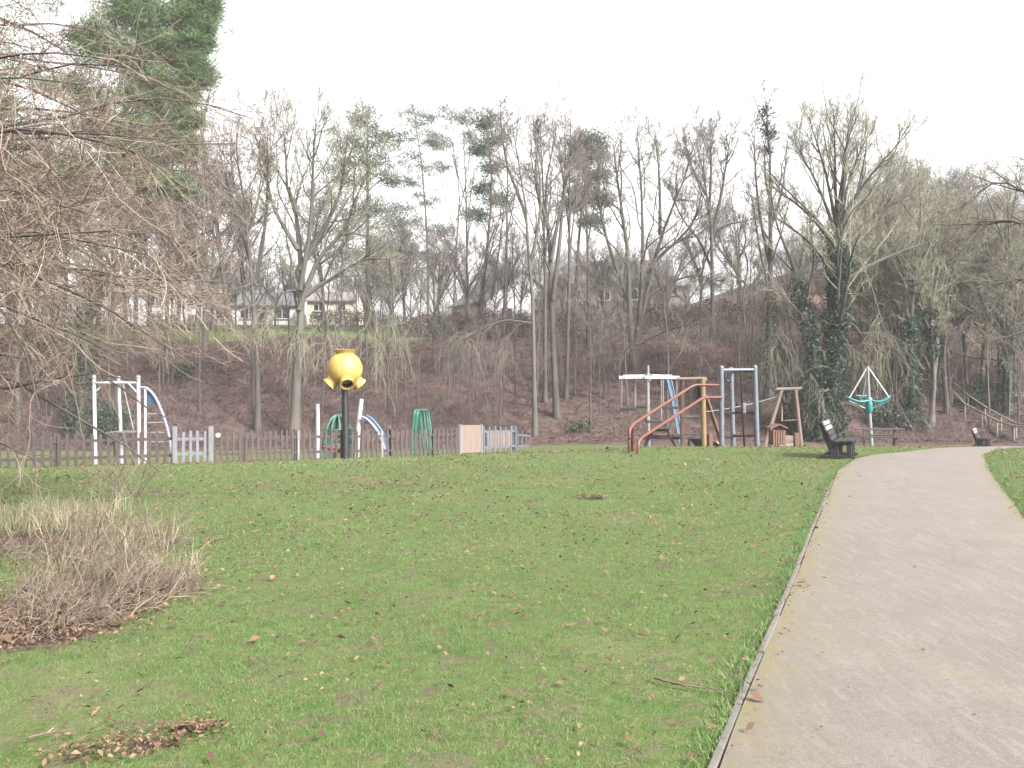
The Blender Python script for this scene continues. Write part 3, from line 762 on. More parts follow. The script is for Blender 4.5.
t.tufts_at([(150, 20, 36, 22), (186, 18, 24, 14), (120, 10, 36, 22), (194, 42, 18, 9), (165, 52, 30, 14), (130, 60, 28, 16), (168, 84, 24, 11), (145, 95, 26, 15), (172, 112, 16, 9), (148, 130, 24, 15), (158, 150, 24, 12), (178, 142, 14, 8), (110, 130, 30, 16), (95, 40, 30, 20), (75, 90, 36, 18), (140, -30, 50, 28), (180, -18, 26, 18), (90, -30, 46, 28), (60, 175, 36, 16), (30, 200, 36, 18), (200, 24, 14, 9), (204, 6, 14, 9), (188, 62, 16, 7), (150, 176, 24, 9), (128, 165, 24, 12), (178, 95, 18, 9), (186, 122, 14, 7), (184, 152, 14, 7), (168, 186, 22, 8), (140, 150, 24, 12), (196, 76, 12, 6)], 66, 90, .25, .38, .024, flat=.7)
t.build('bark', 'twig', 'needle_near')
link_mesh('ivy', mesh_np('ivy', ivy_v - np.array(t.base), ivy_t), M['ivy'], t.root)
t = T('pine_tree', 'green pine cut off by the left edge of the picture', 30,
  [([(-40, 470), (-42, 300), (-40, 100), (-38, -60)], .34, .12)], 41, depth=.02)
t.tufts_at([(-10, 60, 44, 24), (-6, 95, 40, 22), (-20, 130, 46, 24), (-14, 170, 36, 18), (-60, 60, 50, 30), (-70, 120, 50, 30), (-20, 20, 44, 24), (-70, 0, 60, 30)], 34, 60, .2, .24, .016)
t.build('bark_pine', 'twig', 'needle_near')

# --- wooded hillside on the right, and filler behind the row
protos = []
for i, (lich, w_) in enumerate((('twig_lichen', .30), ('twig', .24), ('twig_purple', .26), ('twig_lichen', .36), ('twig', .34))):
    rg = random.Random(60 + i); Zt = 70.0
    q = lambda a, b: rg.uniform(a, b)
    px = 560
    # heights in metres at the proto: about 13 m
    b0 = gz((px - CX) / F * Zt, Zt); py0 = CY - (b0 - EYE) / Zt * F; H = 13 / Zt * F
    t = Tree('bare_tree', 'bare tree', 'tree', Zt, [([(px, py0), (px + q(-4, 4), py0 - .35 * H), (px + q(-8, 8), py0 - .7 * H), (px + q(-12, 12), py0 - H)], .24, .03)] +
         [([(px + q(-2, 2), py0 - q(.25, .5) * H), (px + sg * q(18, 34), py0 - .65 * H), (px + sg * q(30, 62) * w_ / .3, py0 - q(.78, .95) * H)], .15, .025) for sg in (-1, 1, -1, 1)], seed=60 + i, depth=.3)
    t.branch(10, .38, 7, 6, t0=.25, tw=.013, k4=2); t.build('bark_pale' if lich == 'twig_lichen' else 'bark', lich); protos.append(t.root)
used = set()
def put(k, px, Z, top, label, group=None, name=None):
    x = (px - CX) / F * Z; z = gz(x, Z); h = EYE + (CY - top) / F * Z - z
    sc = h / 13.0; rz = random.uniform(0, 6.28)
    if k not in used:
        used.add(k); o = protos[k]; o.location = (x, Z, z - .1); o.rotation_euler = (0, 0, rz); s = max(.55, min(1.25, sc)); o.scale = (s, s, sc); o['label'] = label
        if group: o['group'] = group
        return o
    return copy_tree(protos[k], (x, Z, z - .1), rz, (max(.55, min(1.25, sc)), sc), label, group)
HG = 'bare trees massed on the wooded hillside at the right'
HL = 'grey brown bare tree massed with its neighbours on the wooded hillside at the right'
hill = []
for i in range(66):
    px = 862 + (i % 14) * 15 + random.uniform(-7, 7); Z = 62 + (i // 14) * 13 + random.uniform(-4, 4)
    top = 240 - (i // 14) * 13 + random.uniform(-14, 22) - 16 * math.exp(-((px - 900) / 40) ** 2)
    hill.append(put([0, 3, 1, 0, 4, 3, 2][i % 7], px, Z, top, HL, HG))
BG = 'thin bare trees between the main trunks on the bank top'
BL = 'thin bare tree among the main trunks along the top of the bank'
for i, (px, top) in enumerate([(245, 200), (322, 190), (392, 235), (405, 215), (440, 235), (468, 215), (505, 240), (602, 250), (668, 235), (700, 215), (745, 235), (790, 240), (800, 250), (738, 200), (620, 260), (810, 235), (8, 120), (28, 150), (44, 130), (62, 160), (98, 150), (112, 170), (126, 160), (150, 175), (178, 180), (196, 165), (212, 185)]):
    put([1, 2, 4][i % 3], px, 74 + random.uniform(0, 12), top, BL, BG)
FG = 'far trees beyond the houses'
FL = 'hazy far off bare tree in the belt beyond the houses'
for i in range(29):
    px = 160 + i * 25 + random.uniform(-6, 6)
    top = 272 + random.uniform(-14, 12) if px < 400 else 264 + random.uniform(-14, 14)
    put([1, 2, 4, 0][i % 4], px, 122 + random.uniform(-6, 22), top, FL, FG)

for i in [0, 1, 2, 3, 4, 5, 6, 12, 13]:
    put([1, 2, 4][i % 3], 172 + i * 17 + random.uniform(-5, 5), 88 + random.uniform(0, 9), 262 + random.uniform(-22, 18), 'low bare tree on the lawn edge screening the pale houses at the left', 'low bare trees in front of the pale houses')
for i in range(11):
    put([1, 2, 4][i % 3], 474 + i * 21 + random.uniform(-5, 5), 86 + random.uniform(0, 10), 258 + random.uniform(-16, 22), 'low bare tree on the bank top screening the houses in the centre', 'low bare trees in front of the central houses')
# --- saplings and thin poles on the slope
sap = []
for i in range(5):
    rg = random.Random(90 + i); Zt = 60.0; px = 540; x0 = (px - CX) / F * Zt; b0 = gz(x0, Zt); py0 = CY - (b0 - EYE) / Zt * F; H = 7 / Zt * F
    t = Tree('sapling', 'sapling', 'sapling', Zt, [([(px, py0), (px + rg.uniform(-4, 4), py0 - .5 * H), (px + rg.uniform(-9, 9), py0 - H)], .075, .015)], seed=90 + i, depth=.1)
    t.branch(9, .3, 5, 4, t0=.3, tw=.010, ang=.6); t.build('bark_pale' if i % 2 else 'bark', 'twig_lichen' if i % 2 else 'twig'); sap.append(t.root)
SG = 'thin saplings on the leaf covered bank'
SL = 'thin leafless sapling growing on the brown leaf covered bank'
n = 0
for px, py in [(134, 388), (150, 365), (200, 410), (222, 380), (405, 425), (418, 405), (388, 415), (448, 400), (470, 420), (500, 430), (515, 395), (590, 428), (600, 415), (605, 400), (575, 395), (660, 385), (690, 400), (740, 395), (752, 380), (845, 400), (880, 410), (895, 420), (950, 425), (965, 415), (978, 400), (990, 430), (940, 400), (1018, 420), (30, 400), (55, 420), (110, 410), (340, 390), (360, 405), (322, 415), (480, 380), (548, 385), (620, 405), (720, 410), (800, 420), (868, 425)] + [(random.uniform(0, 1020), random.uniform(345, 428)) for _ in range(70)]:
    Z = hit(px, py); x = (px - CX) / F * Z; h = random.uniform(.6, 1.35)
    if n < 5: o = sap[n]; o.location = (x, Z, gz(x, Z) - .05); o.scale = (h, h, h * 1.1); o['label'] = SL; o['group'] = SG
    else: o = copy_tree(sap[random.randrange(5)], (x, Z, gz(x, Z) - .05), random.uniform(0, 6), (h, h * 1.15), SL, SG)
    n += 1

# --- shrubs: leaf clouds with stems
def shrub(name, label, px, Z, w, h, d, mat, n, seed, group=None, cat='shrub', ln=.14, zoff=0.0, x=None):
    rg = np.random.default_rng(seed); x = (px - CX) / F * Z if x is None else x
    base = Vector((x, Z, gz(x, Z) + zoff)); r = empty(name, base, label, cat, group)
    ns = max(6, int(w * 6)); xs = rg.uniform(-w / 2, w / 2, ns); yy = rg.uniform(-d / 2, d / 2, ns)
    z0 = ground(base.x + xs, base.y + yy) - base.z - .05
    S = np.stack([np.stack([xs * .7, yy * .7, z0 * 1.0], -1), np.stack([xs * .9, yy * .9, z0 + h * .5], -1), np.stack([xs * 1.05, yy, z0 + h * .85 * rg.uniform(.7, 1.1, ns)], -1)], 1)
    Rr = np.repeat(np.array([[.03, .022, .01]]), ns, 0)
    A, Ra = spawn(S, Rr, 6, .2, 1, .7, .3, .45, .4, 5, .2, (0, 0, .1), .6, .01, rg)
    V, Q = join_np([polytubes(S, Rr, 5), polytubes(A, Ra, 3)])
    link_mesh('stemwork', mesh_np('stemwork', V, Q), M['twig_purple'], r)
    c = rg.uniform(-1, 1, (n, 3)); top = h * (1 - .25 * (c[:, 0] ** 2)) * (1 + .12 * np.sin(c[:, 0] * w * 2 + seed))
    cx = c[:, 0] * w / 2; cyy = c[:, 1] * d / 2
    P = np.stack([cx, cyy, ground(base.x + cx, base.y + cyy) - base.z + (c[:, 2] * .5 + .5) ** .7 * top], -1)
    V, T_ = leaf_cloud(P, 1, .08, ln, ln * .4, rg, .15, 1)
    link_mesh('foliage', mesh_np('foliage', V, T_), M[mat], r)
    return r
hz = hit(560, 322)
for i, (a, b_, h, zz) in enumerate([(310, 400, 1.6, 90), (400, 470, 2.0, 76), (470, 540, 1.9, 77), (540, 610, 2.1, 76), (610, 680, 2.2, 77), (680, 745, 2.1, 78), (745, 815, 2.0, 80)]):
    xa, xb = (a - CX) / F * zz, (b_ - CX) / F * zz
    shrub('hedge', ['brown hedge along the lawn in front of the cream bungalow', 'brown hedge on the bank top below the dark topped pine', 'brown hedge on the bank top below the grey gabled house', 'brown hedge on the bank top behind the stout tall tree', 'brown hedge on the bank top below the dark porch house', 'brown hedge on the bank top right of the forked tree', 'brown hedge on the bank top left of the crooked ivy stem'][i],
          0, zz, xb - xa, h, 1.6, 'hedge_brown', 3600, 200 + i, 'brown hedges along the top of the bank', 'hedge', .16, x=(xa + xb) / 2)
shrub('shrub', 'yellow green shrub on the bank top beside the dark topped pine', 440, 75, 1.6, 1.4, 1.2, 'hedge_green', 900, 221)
shrub('shrub', 'low golden shrub on the upper lawn, left one of the two', 164, 84, 2.6, .9, 1.2, 'yellow_leaf', 900, 222)
shrub('shrub', 'low golden shrub on the upper lawn, right one of the two', 188, 85, 2.6, .85, 1.2, 'yellow_leaf', 900, 223)
shrub('shrub', 'reddish shrub on the upper lawn in front of the white bungalow', 264, 88, 2.2, 2.2, 1.4, 'red_leaf', 900, 224)
shrub('shrub', 'small dark evergreen bush halfway up the bank behind the white climbing frame', 181, hit(181, 378), 1.7, .8, 1.2, 'hedge_green', 900, 225)
shrub('shrub', 'low dark green bush on the bank beside the stout tall trunk', 578, hit(578, 432), 1.6, .5, 1.0, 'hedge_green', 420, 226)
shrub('shrub', 'dark evergreen bush at the bank foot between the timber frame and the ivy stem', 800, 55.5, 2.6, 3.2, 1.8, 'ivy', 3000, 227)
shrub('shrub', 'dark evergreen bush on the bank top beside the stout tall trunk', 520, hit(520, 330), 3.2, .8, 1.2, 'hedge_green', 1200, 228)
shrub('shrub', 'dark green bush below the wooden stair rails by the right edge', 990, 61, 3.0, 2.0, 1.6, 'ivy', 1600, 229)
shrub('shrub', 'dark green bush at the bank foot behind the white climbing frame', 112, 54.5, 2.0, 2.2, 1.4, 'ivy', 1600, 230)
shrub('shrub', 'low dark ivy heap at the bank foot right of the teal spinner', 892, 57, 2.6, 1.5, 1.4, 'ivy', 1500, 231)

# --- undergrowth: uncountable dead stems and leaves over the slope
n = 46000
xs = rng.uniform(-46, 46, n); ys = 53.5 + 32 * rng.random(n) ** 1.15
keep = ~((xs < -7) & (ys > 73)); xs, ys = xs[keep], ys[keep]; n = len(xs)
keep = rng.random(n) < np.clip(.42 + .75 * nz(xs, ys, .55, 71), .06, 1); xs, ys = xs[keep], ys[keep]; n = len(xs)
b0 = np.stack([xs, ys, ground(xs, ys) - .03], -1); hgt = (np.abs(rng.normal(.5, .5, n)) + .2) * (1 + 1.1 * sstep(70, 76, ys)) * (1 + .5 * nz(xs, ys, .35, 72)).clip(.4, 2)
d = nrm(np.stack([rng.normal(0, .55, n), rng.normal(0, .4, n), np.ones(n)], -1)); pts = [b0]
for s in range(4):
    d = nrm(d + rng.normal(0, .22, d.shape) + np.array([0, 0, -.16])); pts.append(pts[-1] + d * (hgt / 3)[:, None])
P = np.stack(pts, 1); R = np.linspace(.013, .006, 5)[None] * rng.uniform(.7, 1.5, n)[:, None]
V, Q = polytubes(P, R, 3)
tag(link_mesh('bank_undergrowth', mesh_np('bank_undergrowth', V, Q), M['under']), kind='stuff')
n = 60000
xs = rng.uniform(-46, 46, n); ys = 52.5 + 24 * rng.random(n)
keep = ~((xs < -7) & (ys > 73)); xs, ys = xs[keep], ys[keep]
P = np.stack([xs, ys, ground(xs, ys) + .03 + .05 * rng.random(len(xs))], -1)
V, T_ = leaf_cards(P, .075, rng, .18)
tag(link_mesh('bank_leaf_litter', mesh_np('bank_leaf_litter', V, T_), M['leaf_dark']), kind='stuff')

# ------------------------------------------------------------------ the near bare tree at the left
def near_tree():
    rg = np.random.default_rng(7)
    bx, by = -9.4, 10.6; b = np.array([bx, by, gz(bx, by)])
    root = empty('bare_tree', b, 'near bare tree at the left edge with long drooping reddish brown twigs', 'tree')
    tr = resample([b + np.array(v) for v in ((0, 0, -.2), (.05, .1, 1.5), (.1, 0, 3.2), (-.1, .2, 5.5), (.2, .1, 8.5))], 14)
    wood = [polytubes(tr[None], np.linspace(.34, .10, 14)[None], 10)]
    limbs, rad = [], []
    spec = []
    for k in range(66):
        z0 = 2.0 + 4.6 * rg.random() ** 1.15; a = rg.uniform(-.85, .75)
        spec.append((z0, a, rg.uniform(5.2, 7.4) - .45 * (z0 - 2)))
    for k in range(10):
        spec.append((rg.uniform(1.6, 6), rg.uniform(1.2, 5.0), rg.uniform(3, 4.5)))
    for z0, a, ln in spec:
        s = tr[np.argmin(abs(tr[:, 2] - b[2] - z0))]
        # targets: fan from high and level to low and drooping
        e = (z0 - 2.0) / 4.6
        up = .42 + .20 * e
        d = nrm(np.array([math.cos(a), math.sin(a), up + rg.normal(0, .16)])); p = s.copy(); pts = [p.copy()]
        for i in range(11):
            d = nrm(d + rg.normal(0, .10, 3) + np.array([0, 0, (-.088 + .008 * e) if p[2] - b[2] > 1.9 else .03])); p = p + d * ln / 11; pts.append(p.copy())
        limbs.append(pts); rad.append(np.linspace(rg.uniform(.028, .05), .006, 12))
    L = np.array(limbs); LR = np.array(rad)
    low = (384 - 890 * (L[:, :, 2] - 1.7) / np.maximum(L[:, :, 1], 2) > 400 + 200 * (512 + 890 * L[:, :, 0] / np.maximum(L[:, :, 1], 2) < 90)).any(1) & (L[:, :, 1].min(1) > 3) & (rg.random(len(L)) > .18)
    L, LR = L[~low], LR[~low]
    wood.append(polytubes(L, LR, 6))
    A, Ra = spawn(L, LR, 15, .2, 1, .62, .26, 1.5, .4, 9, .17, [(0, 0, -.02)] + [(0, 0, -.10)] * 4 + [(0, 0, .0)] * 2 + [(0, 0, .16)] * 3, .5, .0052, rg, rel=False, short=.2)
    def prune(P, R, zf, keep):
        ppx = 512 + 890 * P[:, :, 0] / np.maximum(P[:, :, 1], 2.0)
        py = 384 - 890 * (P[:, :, 2] - 1.7) / np.maximum(P[:, :, 1], 2.0)
        # how far the twigs reach: lower ones stay close to the trunk
        bad = (py.max(1) > 352 + zf + 1.0 * np.maximum(0, 120 - ppx.max(1))) | ((ppx - .28 * np.abs(py - 270)).max(1) > 262)
        bad &= rg.random(len(P)) > keep * (1 + 2.5 * (ppx.max(1) < 110))
        return P[~bad], R[~bad]
    A, Ra = prune(A, Ra, 20, .10)
    B, Rb = spawn(A, Ra, 7, .15, 1, .65, .28, .62, .45, 7, .2, [(0, 0, -.06)] * 3 + [(0, 0, .16)] * 4, .7, .0034, rg, rel=False, short=.3)
    B, Rb = prune(B, Rb, 12, .12)
    C, Rc = spawn(B, Rb, 3, .2, .95, .6, .3, .26, .5, 4, .14, [(0, 0, .05)], .8, .003, rg, rel=False, short=.3)
    off = b
    V, Q = join_np(wood); link_mesh('trunk', mesh_np('trunk', V - off, Q, True), M['bark'], root)
    V, Q = join_np([polytubes(A, Ra, 4), polytubes(B, Rb, 3), polytubes(C, Rc, 3)])
    link_mesh('crown', mesh_np('crown', V - off, Q), M['twig_near'], root)
near_tree()

# ------------------------------------------------------------------ dead weeds, straw and brambles by the near tree
def clump(name, label, cx, cy, rx, ry, n, h0, h1, mat, rad, lean, seed, cat, kids=3, droop=-.12):
    rg = np.random.default_rng(seed); b = np.array([cx, cy, gz(cx, cy)])
    r = empty(name, b, label, cat)
    a = rg.uniform(0, 6.283, n); q = np.sqrt(rg.random(n)); x = cx + rx * q * np.cos(a); y = cy + ry * q * np.sin(a)
    h = rg.uniform(h0, h1, n) * (1.1 - .5 * q)
    d = nrm(np.stack([rg.normal(lean[0], .45, n), rg.normal(lean[1], .4, n), np.ones(n)], -1)); p = np.stack([x, y, ground(x, y) - .02], -1); pts = [p]
    for s in range(6):
        d = nrm(d + rg.normal(0, .24, d.shape) + np.array([lean[0] * .12, 0, droop])); p = p + d * (h / 6)[:, None]; pts.append(p)
    P = np.stack(pts, 1); R = np.linspace(rad, rad * .4, 7)[None] * rg.uniform(.6, 1.4, n)[:, None]
    main = polytubes(P, R, 4)
    V, Q = main
    link_mesh('stems', mesh_np('stems', V - b, Q), M[mat], r)
    if kids:
        A, Ra = spawn(P, R, kids, .3, 1, .6, .25, .4, .4, 5, .15, (0, 0, .02), .7, rad * .35, rg)
        B, Rb = spawn(A, Ra, 3, .2, 1, .6, .25, .45, .4, 4, .15, (0, 0, .02), .7, rad * .3, rg)
        V, Q = join_np([polytubes(A, Ra, 3), polytubes(B, Rb, 3)])
        link_mesh('side_shoots', mesh_np('side_shoots', V - b, Q), M[mat], r)
    return r
def pc(px, py): return px_xy(px, py)
x, y = pc(112, 596); clump('bramble', 'largest tangle of dead purple brown weed stems leaning right beside the lawn', x, y, .55, .9, 330, .25, .62, 'bramble', .0042, (.4, 0), 301, 'bramble', 3)
x, y = pc(45, 612); clump('bramble', 'low tangle of dead purple brown stems against the left edge of the picture', x, y, .65, .7, 330, .15, .40, 'bramble', .0042, (.35, 0), 302, 'bramble', 3, -.2)
x, y = pc(160, 583); clump('bramble', 'small spray of dead stems reaching right into the lawn grass', x, y, .25, .4, 70, .2, .42, 'bramble', .0038, (.7, 0), 303, 'bramble', 3)
x, y = pc(78, 580); clump('bramble', 'middle part of the weed tangle, matted dead stems with taller straw stalks', x, y, .6, .7, 260, .25, .6, 'bramble', .0042, (.35, 0), 306, 'bramble', 3)
x, y = pc(5, 545); clump('bramble', 'pale matted heap of dead stems behind the low tangle at the left edge', x, y, .9, .8, 200, .2, .45, 'bramble', .005, (.4, 0), 304, 'bramble', 2, -.2)
x, y = pc(110, 545); clump('bramble', 'thin upright dead stems behind the largest weed tangle', x, y, .7, 1.0, 230, .35, .9, 'bramble', .0045, (.25, 0), 305, 'bramble', 3)
def straw(name, label, cx, cy, rx, ry, n, h0, h1, seed, lean=.5, wd=.007):
    rg = np.random.default_rng(seed); a = rg.uniform(0, 6.283, n); q = np.sqrt(rg.random(n))
    x = cx + rx * q * np.cos(a); y = cy + ry * q * np.sin(a)
    V, Q = blades(x, y, h0, h1, wd, rg, lean, seg2=True)
    b = np.array([cx, cy, gz(cx, cy)]); o = link_mesh(name, mesh_np(name, V - b, Q), M['straw']); o.location = b
    return tag(o, label, 'grass tuft')
x, y = pc(55, 515); straw('grass_tuft', 'long pale straw grass tuft behind the weed tangle, left of the sapling', x, y, .9, 1.2, 330, .15, .5, 311, .95)
x, y = pc(125, 545); straw('grass_tuft', 'straw coloured grass standing among the largest weed tangle', x, y, .5, 1.2, 150, .15, .5, 312, .9)
x, y = pc(20, 508); straw('grass_tuft', 'flattened straw grass tuft at the left edge behind the weeds', x, y, 1.3, 1.2, 500, .1, .32, 313, 1.4)
x, y = pc(158, 575); straw('grass_tuft', 'thin straw grass on the right margin of the weed tangle', x, y, .35, .6, 130, .1, .32, 314, .9)
x, y = pc(125, 492)
clump('sapling', 'thin multi stemmed sapling standing in front of the white climbing frame fence', x, y, .28, .2, 16, .9, 1.35, 'twig_near', .009, (.0, 0), 321, 'sapling', 6, .0)

# twigs lying on the lawn
def lying(label, pts, r0, seed):
    rg = np.random.default_rng(seed); P = []
    for px, py in pts:
        x, y = pc(px, py); P.append((x, y, gz(x, y) + .035))
    P = resample(P, 14)[None]; P[0, :, :2] += rg.normal(0, .006, (14, 2))
    R = np.linspace(r0, r0 * .45, 14)[None]
    A, Ra = spawn(P, R, 4, .25, .9, .6, .2, .22, .4, 5, .1, (0, 0, 0), .6, .003, rg)
    b = P[0, 0].copy(); A[:, :, 2] = np.maximum(A[:, :, 2], ground(A[:, :, 0], A[:, :, 1]) + .02)
    V, Q = join_np([polytubes(P, R, 6), polytubes(A, Ra, 4)])
    o = link_mesh('fallen_twig', mesh_np('fallen_twig', V - b, Q, True), M['twig_near']); o.location = b
    tag(o, label, 'twig')
lying('pale fallen twig on the grass near the kerb', [(655, 685), (680, 692), (700, 694), (722, 698)], .008, 401)
lying('thin fallen twig in the short grass at the lower left', [(28, 738), (50, 732), (75, 731)], .006, 402)

# ------------------------------------------------------------------ picket fence and gates
def along(a, b, t): return a[0] + (b[0] - a[0]) * t, a[1] + (b[1] - a[1]) * t
def fxy(px, Z): return ((px - CX) / F * Z, Z)
def picket_fence(name, label, a, b, h, pitch, w, mat, matb, rails, grey=(), cat='fence', group=None, nails=0, rail_side=.03, seed=0, posts=(), spike=True):
    r_ = random.Random(seed); L = math.hypot(b[0] - a[0], b[1] - a[1]); n = int(L / pitch); ang = math.atan2(b[1] - a[1], b[0] - a[0])
    base = Vector((*a, gz(*a))); root = empty(name, base, label, cat, group)
    nx_, ny_ = -math.sin(ang), math.cos(ang)
    for k in range(n + 1):
        x, y = along(a, b, k / n); z = gz(x, y); hh = h * r_.uniform(.965, 1.03); ww = w * r_.uniform(.85, 1.1)
        mb = MB(); t = .022; tx, ty = math.cos(ang), math.sin(ang); lean = r_.uniform(-.018, .018)
        prof = [(-ww / 2, .03), (ww / 2, .03), (ww / 2, hh - .05), (ww * .2, hh), (-ww * .2, hh), (-ww / 2, hh - .05)] if spike else [(-ww / 2, .02), (ww / 2, .02), (ww / 2, hh), (-ww / 2, hh)]
        vs = []
        for s in (-1, 1):
            for u, v in prof: vs.append((x + tx * (u + lean * v) + nx_ * s * t / 2, y + ty * (u + lean * v) + ny_ * s * t / 2, z + v))
        q = len(prof)
        mb.add(vs, [tuple(range(q)), tuple(range(2 * q - 1, q - 1, -1))] + [(i + q, (i + 1) % q + q, (i + 1) % q, i) for i in range(q)])
        mb.build('picket', M[matb if k in grey else mat], root, label='pale grey picket' if k in grey else None)
    for rz in rails:
        mb = MB(); segs = max(1, n // 12)
        for s in range(segs):
            p, q = along(a, b, s / segs), along(a, b, (s + 1) / segs)
            mb.beam((p[0] + nx_ * (.013 + rail_side), p[1] + ny_ * (.013 + rail_side), gz(*p) + rz), (q[0] + nx_ * (.013 + rail_side), q[1] + ny_ * (.013 + rail_side), gz(*q) + rz), .045, .085)
        mb.build('rail', M[mat], root)
    for t in posts:
        p = along(a, b, t); mb = MB(); x, y = p[0] + nx_ * .11, p[1] + ny_ * .11
        mb.box((x, y, gz(x, y) + h * .5), (.1, .1, h * 1.06), ang); mb.build('post', M[mat], root)
    return root
fa, fb = fxy(-70, 23.6), fxy(173, 25.0)
picket_fence('picket_fence', 'long brown picket fence left of the grey gate', fa, fb, .93, .205, .082, 'fence', 'fence_grey', (.25, .72), (34,), posts=(0, .25, .5, .75, 1), seed=1)
ga, gb = fxy(176, 25.02), fxy(212, 25.45)
r = picket_fence('gate', 'pale grey picket gate between the two lengths of brown fence', ga, gb, .93, .165, .075, 'fence_blue', 'fence_grey', (.28, .70), (0, 5, 6), 'gate', seed=2, spike=False)
for p, q in ((ga, 'gate_post'), (gb, 'gate_post')):
    mb = MB(); mb.box((p[0], p[1] - .09, gz(*p) + .52), (.11, .11, 1.08)); mb.build(q, M['fence_grey'], r, bevel=.01)
p = fxy(218.5, 25.45)
mb = MB(); mb.lathe([(0, 0), (.068, .0), (.068, .018), (0, .018)], (p[0], p[1] - .02, gz(*p) + .80), 18, (0, -1, 0)); o = mb.build('sign', M['white'], None)
tag(o, 'small round white sign on the fence beside the grey gate', 'sign')
fc, fd = fxy(215, 25.6), fxy(456, 31.0)
picket_fence('picket_fence', 'brown picket fence from the grey gate past the yellow ball to the plywood panel', fc, fd, .93, .185, .074, 'fence', 'fence_grey', (.25, .72), (14, 30, 52), posts=(.1, .3, .5, .7, .9), seed=3)
# plywood panel
pa, pb = fxy(460.5, 31.1), fxy(480.5, 32.4)
base = Vector((*pa, gz(*pa))); r = empty('board_panel', base, 'pinkish plywood panel at the end of the brown picket fence', 'panel')
ang = math.atan2(pb[1] - pa[1], pb[0] - pa[0]); mid = along(pa, pb, .5)
mb = MB(); L = math.hypot(pb[0] - pa[0], pb[1] - pa[1])
for k in range(4):
    q = along(pa, pb, (k + .5) / 4); mb.box((*q, gz(*q) + .53), (L / 4 - .006, .03, .98), ang)
mb.build('boards', M['panel'], r)
for q in (along(pa, pb, -.03), along(pa, pb, 1.03)):
    mb = MB(); mb.box((*q, gz(*q) + .52), (.09, .09, 1.06), ang); mb.build('post', M['fence_grey'], r)
picket_fence('metal_fence', 'blue grey pale fence right of the plywood panel', fxy(484, 33.0), fxy(516, 36.2), 1.0, .5, .13, 'fence_blue', 'fence_grey', (.2, .8), (), posts=(0, 1), seed=4, spike=False)
picket_fence('metal_fence', 'short far length of blue grey pale fence at the right end', fxy(518, 38.5), fxy(530, 43.5), .86, 1.3, .14, 'fence_blue', 'fence_grey', (.2, .68), (), posts=(), seed=5, spike=False)
# far pinkish boards seen between those pales
pa, pb = fxy(488, 37.2), fxy(512, 38.2); base = Vector((*pa, gz(*pa)))
r = empty('board_panel', base, 'low pinkish boards seen between the blue grey pales', 'panel'); mb = MB()
for k in range(5):
    q = along(pa, pb, (k + .5) / 5); mb.box((*q, gz(*q) + .52), (.19, .03, .72), .2)
mb.build('boards', M['panel'], r)
mb = MB()
for q in (pa, along(pa, pb, .5), pb): mb = MB(); mb.box((q[0], q[1] + .06, gz(*q) + .42), (.07, .07, .86)); mb.build('post', M['fence_grey'], r)

# ------------------------------------------------------------------ white climbing frame with curved ladder
Zc = 30.0
def P3(px, py, Z): return W(px, Z, py)
def foot(px, Z): return W(px, Z)
root = empty('climbing_frame', foot(120, 30), 'white climbing frame with a blue panel and curved ladder behind the left fence', 'climbing frame')
posts = [((94, 377), (95.5,), 30.0), ((118.5, 378), (122,), 31.6), ((138.3, 377), (139.5,), 29.4)]
for (tx, ty), (bx_,), Z in posts:
    t = P3(tx, ty, Z); f_ = foot(bx_, Z); mb = MB(); mb.tube([f_, t], .062, 12); o = mb.build('post', M['white'], root, True)
    mb = MB(); mb.lathe([(.0, .07), (.05, .06), (.085, .0), (.085, -.05), (0, -.05)], t, 14); mb.build('cap', M['steel'], o, True)
tops = [P3(94, 383, 30.0), P3(118.5, 382.5, 31.6), P3(138.3, 383, 29.4)]
for a, b_ in ((0, 2), (0, 1), (1, 2)):
    mb = MB(); mb.tube([tops[a], tops[b_]], .045, 10); mb.build('top_bar', M['white'], root, True)
for a, s in ((0, 1), (2, -1)):
    t = tops[a]; mb = MB(); mb.tube([t + Vector((s * .05, 0, -.30)), t + Vector((s * .32, 0, -.02))], .028, 8); mb.build('brace', M['white'], root, True)
mb = MB(); mb.tube([foot(145.3, 29.4), P3(145.3, 386.5, 29.4)], .04, 10); mb.build('ladder_post', M['white'], root, True)
A = arc([P3(141, 387.5, 29.4), P3(147, 388.5, 29.4), P3(155, 397, 29.4), P3(163, 415, 29.4), P3(169, 436, 29.4), foot(173, 29.4)], 24)
mb = MB(); mb.tube(A, .05, 10); mb.build('curved_rail', M['lilac'], root, True)
for px0, py0, px1 in ((145.3, 414, 163), (145.3, 422.7, 165.6), (145.3, 432.6, 168), (145.3, 442, 170.4)):
    mb = MB(); mb.tube([P3(px0, py0, 29.4), P3(px1, py0, 29.4)], .026, 8); mb.build('rung', M['steel'], root, True)
mb = MB(); q = [P3(146, 391, 29.45), P3(151, 391.5, 29.45), P3(155, 398, 29.45), P3(156, 404, 29.45), P3(146, 404, 29.45)]
mb.add(q + [v + Vector((0, .05, 0)) for v in q], [(4, 3, 2, 1, 0), (5, 6, 7, 8, 9)] + [(i, (i + 1) % 5, (i + 1) % 5 + 5, i + 5) for i in range(5)])
mb.build('panel', M['blue'], root)
mb = MB(); mb.box(P3(122.5, 432, 31.2), (.75, .9, .05)); mb.build('platform', M['steel'], root)
mb = MB(); mb.tube([P3(122, 380, 31.5), P3(134, 432, 30.6)], .02, 8); mb.build('climbing_rope', M['steel'], root, True)

